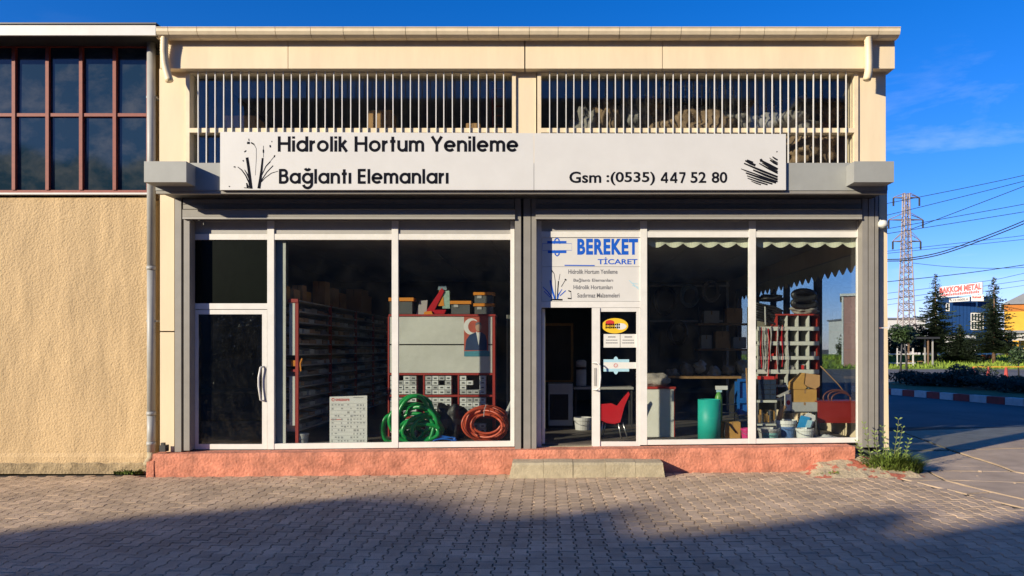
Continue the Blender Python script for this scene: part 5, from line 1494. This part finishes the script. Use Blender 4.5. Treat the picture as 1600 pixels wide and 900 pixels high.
for dx in (-.16, .25): MB().tube([(X_ + dx, Y_, Z8 - .05), (X_ + dx * .9, Y_, Z8 + 1.0), (X_ + dx * .3, Y_, zc - .3), (X_ + dx * 1.6, Y_, zc + .4)], [.08, .07, .05, .02], 7).build('trunk', darkm, o, True)
leafcloud(MB(), (X_, Y_, zc), (1.0, 1.0, 1.0), 2600, .10, .3, 16, 9).build('crown', leafm, o)
X_, Y_ = at(1592, 44)
o = thing('young_tree', 'thin young leafy tree at the right picture edge behind the median', 'tree', (X_, Y_, Z8))
MB().tube([(X_, Y_, Z8 - .05), (X_ - .05, Y_, Z8 + 1.2), (X_ + .1, Y_, Z8 + 2.2)], [.05, .04, .015], 6).build('trunk', darkm, o, True)
leafcloud(MB(), (X_, Y_, Z8 + 1.35), (.75, .7, .8), 700, .10, .3, 10, 19).build('crown', leafm, o)
for k, (a, D, r_, h_, lab) in enumerate(((1397, 78, 1.8, 2.4, 'dark bushy tree behind the railing beside the shop corner'), (1440, 82, 2.2, 2.6, 'dark bushy tree behind the bus shelter'), (1575, 84, 2.4, 2.4, 'dark bushy tree in front of the yellow building'), (1490, 86, 2.2, 2.0, 'low dark bush in front of the blue building'), (1330, 80, 2.6, 2.6, 'bushy tree seen through the corner window glass'))):
    X_, Y_ = at(a, D); z0 = vz(X_, Y_) - .1
    o = thing('bushy_tree', lab, 'tree', (X_, Y_, z0), 'bushy trees behind the verge')
    MB().tube([(X_, Y_, z0), (X_, Y_, z0 + h_)], [.14, .06], 6).build('trunk', barkm, o)
    leafcloud(MB(), (X_, Y_, z0 + h_ * .62), (r_, r_ * .8, h_ * .62), 1500, .16, .3, 14, 70 + k).build('crown', leafm, o)

# buildings behind
bluem = mat('blue_cladding', (0.004, 0.035, 0.13), .8, .12, 3, spec=.2)
yelm = mat('yellow_render', (.62, .34, .03), .8, .1, 2)
orm = mat('orange_render', (.45, .15, .02), .8, .1, 2)
wpane = mat('far_window_glass', (.03, .04, .05), .1, .1)
farw = mat('far_white_wall', (.62, .60, .56), .8, .08, 2)
pinkm = mat('pink_render', (.38, .20, .17), .8, .1, 2)
roofg = mat('grey_roof_sheet', (.17, .18, .20), .6, .1, 2)
def ccz(): return Z8 - .05
D = 96; X0, _ = at(1466, D); X1, _ = at(1559, D); Y0 = D - CD
bb = thing('blue_building', 'dark blue clad industrial building with red lettered roof sign', 'building', (X0, Y0, ccz()))
X1 = X0 + 6.5
bb.rotation_euler.z = -math.atan2(X0, D)
zt_ = zat(467, D); zb_ = ccz()
B('core', bluem, bb, X0, X1, Y0 + .06, Y0 + 14, zb_, zt_)
n = 16
for k in range(n): B('cladding_panel', bluem, bb, X0 + (X1 - X0) * k / n + .02, X0 + (X1 - X0) * (k + 1) / n - .02, Y0 + .0, Y0 + .055, zb_, zt_ - .03)
B('parapet', bluem, bb, X0 - .1, X1 + .1, Y0 - .05, Y0 + 14.1, zt_ + .002, zt_ + .15)
def window(par, x0, x1, y0, y1, D, nx=2, nz_=2, fm=farw):
    Yw_ = D - CD - .02
    xa, xb, za, zb2 = at(x0, D)[0], at(x1, D)[0], zat(y1, D), zat(y0, D)
    w_ = MB(); t = .09
    w_.box(xa, xb, Yw_ - .05, Yw_, za, za + t); w_.box(xa, xb, Yw_ - .05, Yw_, zb2 - t, zb2)
    for k in range(nx + 1):
        c = xa + t / 2 + (xb - xa - t) * k / nx; w_.box(c - t / 2, c + t / 2, Yw_ - .05, Yw_, za + t, zb2 - t)
    f_ = w_.build('window', fm, par)
    for k in range(nx): B('pane', wpane, f_, xa + t / 2 + (xb - xa - t) * k / nx + t / 2, xa + t / 2 + (xb - xa - t) * (k + 1) / nx - t / 2, Yw_ - .02, Yw_ - .01, za + t, zb2 - t)
    if nz_ > 1: B('bar', fm, f_, xa + t, xb - t, Yw_ - .06, Yw_ - .051, (za + zb2) / 2 - t / 2, (za + zb2) / 2 + t / 2)
window(bb, 1476.5, 1481.5, 474, 486.5, D, 1, 1); window(bb, 1510, 1527, 490, 516, D, 4, 2)
def quad_board(name, lab, cat, c4, m, th=.25):
    P = [Vector((at(a, D_)[0], at(a, D_)[1], zat(y_, D_))) for a, y_, D_ in c4]      # bottom left, bottom right, top right, top left
    nrm = (P[1] - P[0]).cross(P[3] - P[0]).normalized(); nrm = nrm if nrm.y < 0 else -nrm
    o = thing(name, lab, cat, (P[0] + P[1]) / 2)
    b = MB(); b.v = [tuple(p) for p in P] + [tuple(p - nrm * th) for p in P]
    b.f = [(0, 1, 2, 3), (7, 6, 5, 4), (1, 0, 4, 5), (2, 1, 5, 6), (3, 2, 6, 7), (0, 3, 7, 4)]
    b.build('board', m, o)
    return o, P, nrm
def quad_text(text, P, nrm, u0, u1, v0, v1, m, parent, bold=.03):
    t_ = font_text(text, u0, u1, v0, v1, 0, m, None, bold)
    d = t_.data; l0 = Vector(t_.location)
    for v in d.vertices:
        q = v.co + l0
        w_ = P[0].lerp(P[1], q.x).lerp(P[3].lerp(P[2], q.x), q.z) + nrm * .03
        v.co = w_ - WL[parent.name]
    t_.parent = parent; t_.location = (0, 0, 0); t_.name = 'lettering'
o, P, nrm = quad_board('roof_sign', 'large white roof sign with red letters above the blue building', 'sign', ((1467, 465.5, 96), (1535, 459, 92.4), (1535, 440.5, 92.4), (1467, 448.5, 96)), mat('far_sign_white', (.55, .55, .60), .5, .05))
quad_text('BAKKCM METAL', P, nrm, .02, .98, .38, .93, redv, o, .05)
b = MB()
for k in range(22):
    u0 = .04 + k * .041; u1 = u0 + .03; va, vb_ = .10, .28 + .03 * (k % 3)
    i = len(b.v); b.v += [tuple(P[0].lerp(P[1], u_).lerp(P[3].lerp(P[2], u_), v_) + nrm * .03) for u_, v_ in ((u0, va), (u1, va), (u1, vb_), (u0, vb_))]
    b.f.append((i, i + 1, i + 2, i + 3))
b.build('small_print', redv, o)
for a in (1470, 1500, 1532):
    Xp, Yp_ = at(a, 96); MB().tube([(Xp, Yp_ + .45, zt_ + .1), (Xp, Yp_ + .45, zat(455, 96))], .06, 6).build('post', darkm, o)
o, P, nrm = quad_board('letter_sign', 'small white lettered sign below the roof sign', 'sign', ((1483, 472.3, 94.5), (1515, 470.3, 92.8), (1515, 463.5, 92.8), (1483, 467, 94.5)), farw, .1)
quad_text('0.1510005.A', P, nrm, .05, .95, .2, .8, inkgrey, o, .04)
o, P, nrm = quad_board('logo_sign', 'square white logo sign right of the small lettered sign', 'sign', ((1517.5, 470.5, 92.7), (1537, 470.5, 91.7), (1537, 460.5, 91.7), (1517.5, 460.5, 92.7)), farw, .1)
quad_text('lunal', P, nrm, .1, .8, .45, .85, redv, o, .05)
# yellow building
D = 82; X0, _ = at(1569, D); X1, _ = at(1720, D); Y0 = D - CD
yb_ = thing('yellow_building', 'yellow and orange workshop with grey pitched roof at the right edge', 'building', (X0, Y0, ccz()))
yb_.rotation_euler.z = -math.atan2(X0, D)
B('wall', yelm, yb_, X0 + .02, X1, Y0, Y0 + 12, ccz(), zat(487, D)); B('orange_band', orm, yb_, X0, X1 + .02, Y0 - .06, Y0 + 12.05, zat(486.7, D), zat(476, D))
MB().prism([(X0 - .3, zat(475.8, D)), (X1 + .3, zat(475.8, D)), (X1 + .3, zat(440, D)), ((X0 + X1) / 2 - 1, zat(440, D))], Y0 - .3, Y0 + 12.3).build('roof', roofg, yb_)
B('canopy', roofg, yb_, X0 + .1, X1, Y0 - 1.6, Y0 - .003, zat(521, D), zat(517, D)); window(yb_, 1610, 1650, 495, 512, D, 4, 1); B('doorway', wpane, yb_, at(1574, D)[0], at(1580, D)[0], Y0 - .03, Y0 - .003, ccz(), zat(522, D))
for a, lab in ((1582, 'left white square board on the yellow workshop'), (1593.5, 'right white square board on the yellow workshop')):
    o, P, nrm = quad_board('square_board', lab, 'sign', ((a, 532, 80), (a + 10, 532, 80), (a + 10, 522, 80), (a, 522, 80)), farw, .1)
    quad_text('a' if a < 1590 else 'R', P, nrm, .3, .7, .25, .7, ink, o, .05)
# white building and pink building
D = 150; X0, _ = at(1330, D); X1, _ = at(1446, D); Y0 = D - CD
wb = thing('white_building', 'long low white building behind the pylon foot', 'building', ((X0 + X1) / 2, Y0 + 6, ccz()))
B('wall', farw, wb, X0, X1, Y0, Y0 + 12, ccz(), zat(499, D)); B('roof', roofg, wb, X0 - .3, X1 + .3, Y0 - .3, Y0 + 12.3, zat(499, D) + .003, zat(496.5, D))
for a in range(1395, 1440, 14): window(wb, a, a + 8, 512, 520, D, 2, 1)
D = 66; X0, _ = at(1316, D); X1, _ = at(1374, D); Y0 = D - CD
pb_ = thing('pink_building', 'tall pink building with white parapet seen through the corner window glass', 'building', (X0, Y0, ccz()))
X1 = X0 + 3.2
pb_.rotation_euler.z = -math.atan2(X0, D)
B('wall', pinkm, pb_, X0, X1, Y0, Y0 + 9, ccz(), zat(463, D)); B('parapet', farw, pb_, X0 - .2, X1 + .2, Y0 - .2, Y0 + 9.2, zat(463, D) + .003, zat(459, D)); B('corner_strip', farw, pb_, X0 - .05, X0 + .1, Y0 - .06, Y0 - .003, ccz(), zat(463.5, D))
for y in range(468, 540, 12): window(pb_, 1335, 1344, y, y + 9, D, 2, 1); window(pb_, 1356, 1366, y, y + 9, D, 2, 1)
# bus shelter, railing, barrier, van, drums
D = 66; X0, Y0 = at(1430, D)[0], D - CD
bsx = thing('bus_shelter', 'small flat roofed bus shelter beside the left spruce', 'shelter', (at(1448, D)[0], Y0 + 1, vz(X0, Y0)))
B('roof', darkm, bsx, at(1428, D)[0], at(1466, D)[0], Y0 - .3, Y0 + 1.8, zat(529.5, D), zat(526.5, D))
for a, m, Yp_ in ((1450.5, barkm, 0), (1458.5, alup, .1), (1432, barkm, 1.4), (1459, alup, 1.5)): B('post', m, bsx, at(a, D)[0] - .055, at(a, D)[0] + .055, Y0 + Yp_, Y0 + Yp_ + .1, vz(X0, Y0) - .2, zat(529.7, D))
B('bench', wood, bsx, at(1433, D)[0], at(1450, D)[0], Y0 + .9, Y0 + 1.3, vz(X0, Y0) + .4, vz(X0, Y0) + .46)
for a in (1435, 1448): B('bench_leg', darkm, bsx, at(a, D)[0], at(a, D)[0] + .06, Y0 + 1.0, Y0 + 1.2, vz(X0, Y0) - .1, vz(X0, Y0) + .398)
D = 66.5
rl = thing('pipe_railing', 'pale pipe railing between the shop corner and the bus shelter', 'railing', (at(1410, D)[0], D - CD, vz(at(1410, D)[0], D - CD)))
for a in (1375, 1402, 1427): B('post', farw, rl, at(a, D)[0] - .05, at(a, D)[0] + .05, D - CD, D - CD + .1, vz(20, D - CD) - .2, zat(544, D))
for y in (553, 567): B('rail', farw, rl, at(1365, D)[0], at(1430, D)[0], D - CD - .05, D - CD - .003, zat(y + 1, D), zat(y - .4, D))
D = 43
bar = thing('road_barrier', 'low barrier of dark red posts with a pale rail beyond the median', 'barrier', (at(1545, D)[0], D - CD, Z8))
for a in (1521, 1544, 1572): 
    Xp = at(a, D)[0]; MB().tube([(Xp, D - CD, Z8 - .05), (Xp, D - CD, zat(574, D))], [.13, .07], 8).build('post', kred, bar)
B('rail', yelm, bar, at(1519, D)[0], at(1600, D)[0], D - CD - .03, D - CD + .03, zat(574, D) + .002, zat(572.4, D))
D = 80; Xv, Yv = at(1512, D)[0], D - CD; zv = vz(Xv, Yv) - .02
van = thing('white_van', 'white van parked behind the small spruce', 'van', (Xv, Yv, zv))
MB().prism([(Xv - 1.0, zv + .3), (Xv + .95, zv + .3), (Xv + .98, zv + 1.1), (Xv + .85, zv + 2.3), (Xv - .85, zv + 2.35), (Xv - 1.02, zv + 1.1)], Yv, Yv + 4.6).build('body', whitep, van)
MB().prism([(Xv - .82, zv + 1.25), (Xv + .82, zv + 1.25), (Xv + .72, zv + 2.05), (Xv - .72, zv + 2.05)], Yv - .02, Yv - .003).build('windscreen', wpane, van)
for s_ in (-.72, .72):
    MB().tube([(Xv + s_ - .1, Yv + .8, zv + .32), (Xv + s_ + .1, Yv + .8, zv + .32)], .32, 14).build('wheel', black, van); MB().tube([(Xv + s_ - .1, Yv + 3.7, zv + .32), (Xv + s_ + .1, Yv + 3.7, zv + .32)], .32, 14).build('wheel', black, van)
    MB().box(Xv + s_ - .15, Xv + s_ + .15, Yv - .03, Yv - .003, zv + .75, zv + .95).build('headlight', alu, van)
B('bumper', alup, van, Xv - .95, Xv + .95, Yv - .06, Yv - .003, zv + .3, zv + .55)
for a, lab in ((1537, 'left orange round drum on the verge by the right spruce'), (1546, 'right orange round drum on the verge by the right spruce')):
    D = 73; Xd, Yd_ = at(a, D)[0], D - CD
    o = thing('orange_drum', lab, 'drum', (Xd, Yd_, vz(Xd, Yd_)))
    MB().lathe((Xd, Yd_, vz(Xd, Yd_) - .05), [(.2, 0), (.27, .12), (.29, .3), (.24, .5), (.18, .55)], 14).build('shell', mat('drum_orange', (.55, .13, .03), .6), o, True); MB().lathe((Xd, Yd_, vz(Xd, Yd_) + .505), [(.19, 0), (.19, .03)], 14).build('lid', kred, o)

# lattice pylon
D = 118; Xp, Yp_ = at(1416, D)[0], D - CD
pm_ = mat('galvanised_steel', (.27, .22, .21), .6, .15, 2)
py_ = thing('power_pylon', 'tall steel lattice power pylon with three crossarms', 'pylon', (Xp, Yp_, 0))
zt2 = zat(303, D); hb, ht = 1.2, .38
def hw(z): return hb + (ht - hb) * min(1, z / (zt2 * .93)) ** .85
for sx_ in (-1, 1):
    for sy_ in (-1, 1):
        pth = [(Xp + sx_ * hw(z), Yp_ + sy_ * hw(z), z) for z in [zt2 * k / 8 for k in range(9)]]
        MB().tube(pth, .11, 4).build('leg', pm_, py_)
zl = [0]
while zl[-1] < zt2 - .8: zl.append(zl[-1] + max(.95, hw(zl[-1]) * 1.25))
zl[-1] = zt2
for k in range(len(zl) - 1):
    a, c = zl[k], zl[k + 1]; ha, hc = hw(a), hw(c)
    for (ax, ay, bx_, by_) in ((-1, -1, 1, -1), (1, -1, 1, 1), (1, 1, -1, 1), (-1, 1, -1, -1)):
        MB().tube([(Xp + ax * ha, Yp_ + ay * ha, a), (Xp + bx_ * hc, Yp_ + by_ * hc, c)], .05, 4).build('brace', pm_, py_)
        if k % 2 == 0: MB().tube([(Xp + bx_ * ha, Yp_ + by_ * ha, a), (Xp + ax * hc, Yp_ + ay * hc, c)], .05, 4).build('brace', pm_, py_)
        MB().tube([(Xp + ax * hc, Yp_ + ay * hc, c), (Xp + bx_ * hc, Yp_ + by_ * hc, c)], .045, 4).build('brace', pm_, py_)
for xl, xr, y, yt in ((1396, 1436.5, 309, 302), (1388.5, 1442, 343.5, 333), (1395, 1438.5, 377, 363)):
    for x_ in (xl, xr):
        s_ = 1 if x_ > 1416 else -1; zc_ = zat(y, D); zq = zat(yt, D); h_ = hw(zc_); Xe = at(x_, D)[0]
        c = MB()
        for e in (-1, 1): c.tube([(Xp + s_ * h_, Yp_ + e * h_, zc_), (Xe, Yp_, zc_)], .08, 4); c.tube([(Xp + s_ * h_, Yp_ + e * h_, zq), (Xe, Yp_, zc_ + .05)], .06, 4)
        arm = c.build('crossarm', pm_, py_)
        MB().tube([(Xe, Yp_, zc_ - .05), (Xe, Yp_, zc_ - 1.3)], .16, 6).build('insulator', darkm, arm)
# overhead wires: left end at the pylon line, right end nearer the camera
wirem = mat('wire', (.02, .022, .025), .5, .1)
wires = [([(1340, 327), (1436, 308), (1573, 280), (1700, 250)], 122, 70, 1.0), ([(1340, 347), (1420, 328), (1600, 283), (1720, 250)], 122, 70, 1.0), ([(1424, 358), (1477, 338), (1600, 291), (1720, 243)], 118, 60, 1.1),
         ([(1340, 366), (1389, 357), (1600, 319), (1720, 295)], 122, 70, 1.0), ([(1340, 373), (1387, 365), (1600, 331), (1720, 310)], 122, 70, 1.0), ([(1340, 406), (1388, 405.5), (1420, 403.5), (1470, 394), (1530, 373), (1600, 345), (1700, 300)], 46, 34, 1.7),
         ([(1340, 408.5), (1388, 408), (1420, 406.5), (1470, 397.5), (1530, 377), (1600, 349.5), (1700, 306)], 46, 34, 1.7), ([(1340, 398), (1400, 391), (1600, 368), (1720, 352)], 122, 75, .8), ([(1340, 400), (1400, 394.5), (1600, 374), (1720, 360)], 122, 75, .8),
         ([(1426, 411), (1487, 417), (1571, 419), (1700, 412)], 120, 90, .8), ([(1340, 444), (1389, 440), (1500, 428), (1600, 414), (1720, 396)], 90, 60, 1.2), ([(1340, 464), (1389, 458), (1535, 440), (1600, 427), (1720, 400)], 130, 90, .7),
         ([(1340, 474), (1389, 468), (1600, 438), (1720, 420)], 130, 90, .7), ([(1340, 482), (1389, 476), (1600, 446), (1720, 428)], 130, 95, .6)]
wl_ = ['topmost wire running from the pylon to the upper right', 'wire from the upper pylon arm, second from the top', 'steep wire crossing the others from the pylon middle', 'upper wire of the pair at the middle pylon arm', 'lower wire of the pair at the middle pylon arm', 'upper of the two thick sagging cables', 'lower of the two thick sagging cables', 'upper thin wire of the pair at the lowest pylon arm', 'lower thin wire of the pair at the lowest pylon arm',
       'slack wire sagging just below the lowest pylon arm', 'dark wire crossing the pylon above the spruce tops', 'thin wire passing behind the roof sign', 'thin wire between the roof sign and the spruce middles', 'lowest thin wire behind the spruces']
for (pts, D0, D1, wpx), lab in zip(wires, wl_):
    P = []
    for k in range(len(pts)):
        p0 = pts[max(0, k - 1)]; p1 = pts[k]; p2 = pts[min(len(pts) - 1, k + 1)]; p3 = pts[min(len(pts) - 1, k + 2)]
        if k == len(pts) - 1: break
        for j in range(6):
            t = j / 6
            cr_ = lambda a, b_, c, d: .5 * (2 * b_ + (c - a) * t + (2 * a - 5 * b_ + 4 * c - d) * t * t + (3 * b_ - a - 3 * c + d) * t ** 3)
            P.append((cr_(p0[0], p1[0], p2[0], p3[0]), cr_(p0[1], p1[1], p2[1], p3[1])))
    P.append(pts[-1])
    path = []; rs = []
    for q in P:
        s_ = (q[0] - pts[0][0]) / (pts[-1][0] - pts[0][0]); D_ = D0 + (D1 - D0) * s_
        path.append((at(q[0], D_)[0], at(q[0], D_)[1], zat(q[1], D_))); rs.append(wpx * .5 * D_ / F)
    o = MB().tube(path, rs, 5).build('power_line', wirem, None, True)
    tag(o, lab, 'wire', 'overhead wires')

# ================================================================== block across the street behind the viewer: unseen, its parapet shaped to cast the forecourt shadow
prof_px = [(0, 832), (180, 809), (400, 793), (505, 781), (568, 772), (640, 774), (715, 781), (794, 803), (885, 801), (964, 791), (1011, 786), (1016, 822), (1069, 830), (1180, 819), (1311, 799), (1442, 788), (1390, 837), (1495, 819), (1600, 803)]
YO = -22.0
ob = thing('unseen_opposite_block', 'unseen grey block across the street behind the viewer, parapet shaped to shade the forecourt', 'building', (-10, YO - 6, -.06))
pr_ = []
for a, c in prof_px:
    X_, Y_ = G(a, c); t = (Y_ - YO)
    pr_.append((X_ - 1.25 * t, .55 * t))
pr_ = [(-75, pr_[0][1] - .5)] + [(pr_[0][0] - .4, pr_[0][1] - .35)] + pr_ + [(pr_[-1][0] + 1.2, pr_[-1][1] + .2), (pr_[-1][0] + 2.5, pr_[-1][1] - .5), (45, pr_[-1][1] - .4)]
for k in range(1, len(pr_)):
    if pr_[k][0] <= pr_[k - 1][0] + .05: pr_[k] = (pr_[k - 1][0] + .05, pr_[k][1])
zmin = min(p[1] for p in pr_) - .25
grb = mat('unseen_block_render', (.17, .155, .14), .9, .12, 1)
B('wall', grb, ob, -75, 45, YO, YO - 12, -.06, zmin - .003)
for k in range(len(pr_) - 1):
    MB().prism([(pr_[k][0], zmin), (pr_[k + 1][0], zmin), pr_[k + 1], pr_[k]], YO, YO - .25).build('parapet', grb, ob)  # top edge follows the wanted shadow outline, projected back along the sun
for k in range(30):
    for j, z in enumerate((1.4, 4.6, 7.4)):
        xx = -73 + k * 3.9
        w_ = MB().box(xx, xx + 1.5, YO + .003, YO + .04, z, z + 1.4).build('window', wpane, ob)
for xx, w_, lab in ((-30, 50, 'left tall block added far behind the viewer to darken glass reflections'), (25, 60, 'right tall block added far behind the viewer to darken glass reflections')):  # unseen blocks added to darken sky reflections in the upper panes
    o = thing('reflection_blocker', lab, 'building', (xx + w_ / 2, -70, -.07), 'added blocks behind the viewer')
    B('wall', grb, o, xx, xx + w_, -78, -62, -.07, 26)
    B('roof', roofg, o, xx - .4, xx + w_ + .4, -78.4, -61.6, 26.003, 26.4)
struct(MB().box(-75, 45, YO + .1, YO + 3.0, -.07, .06).build('far_pavement', apron))
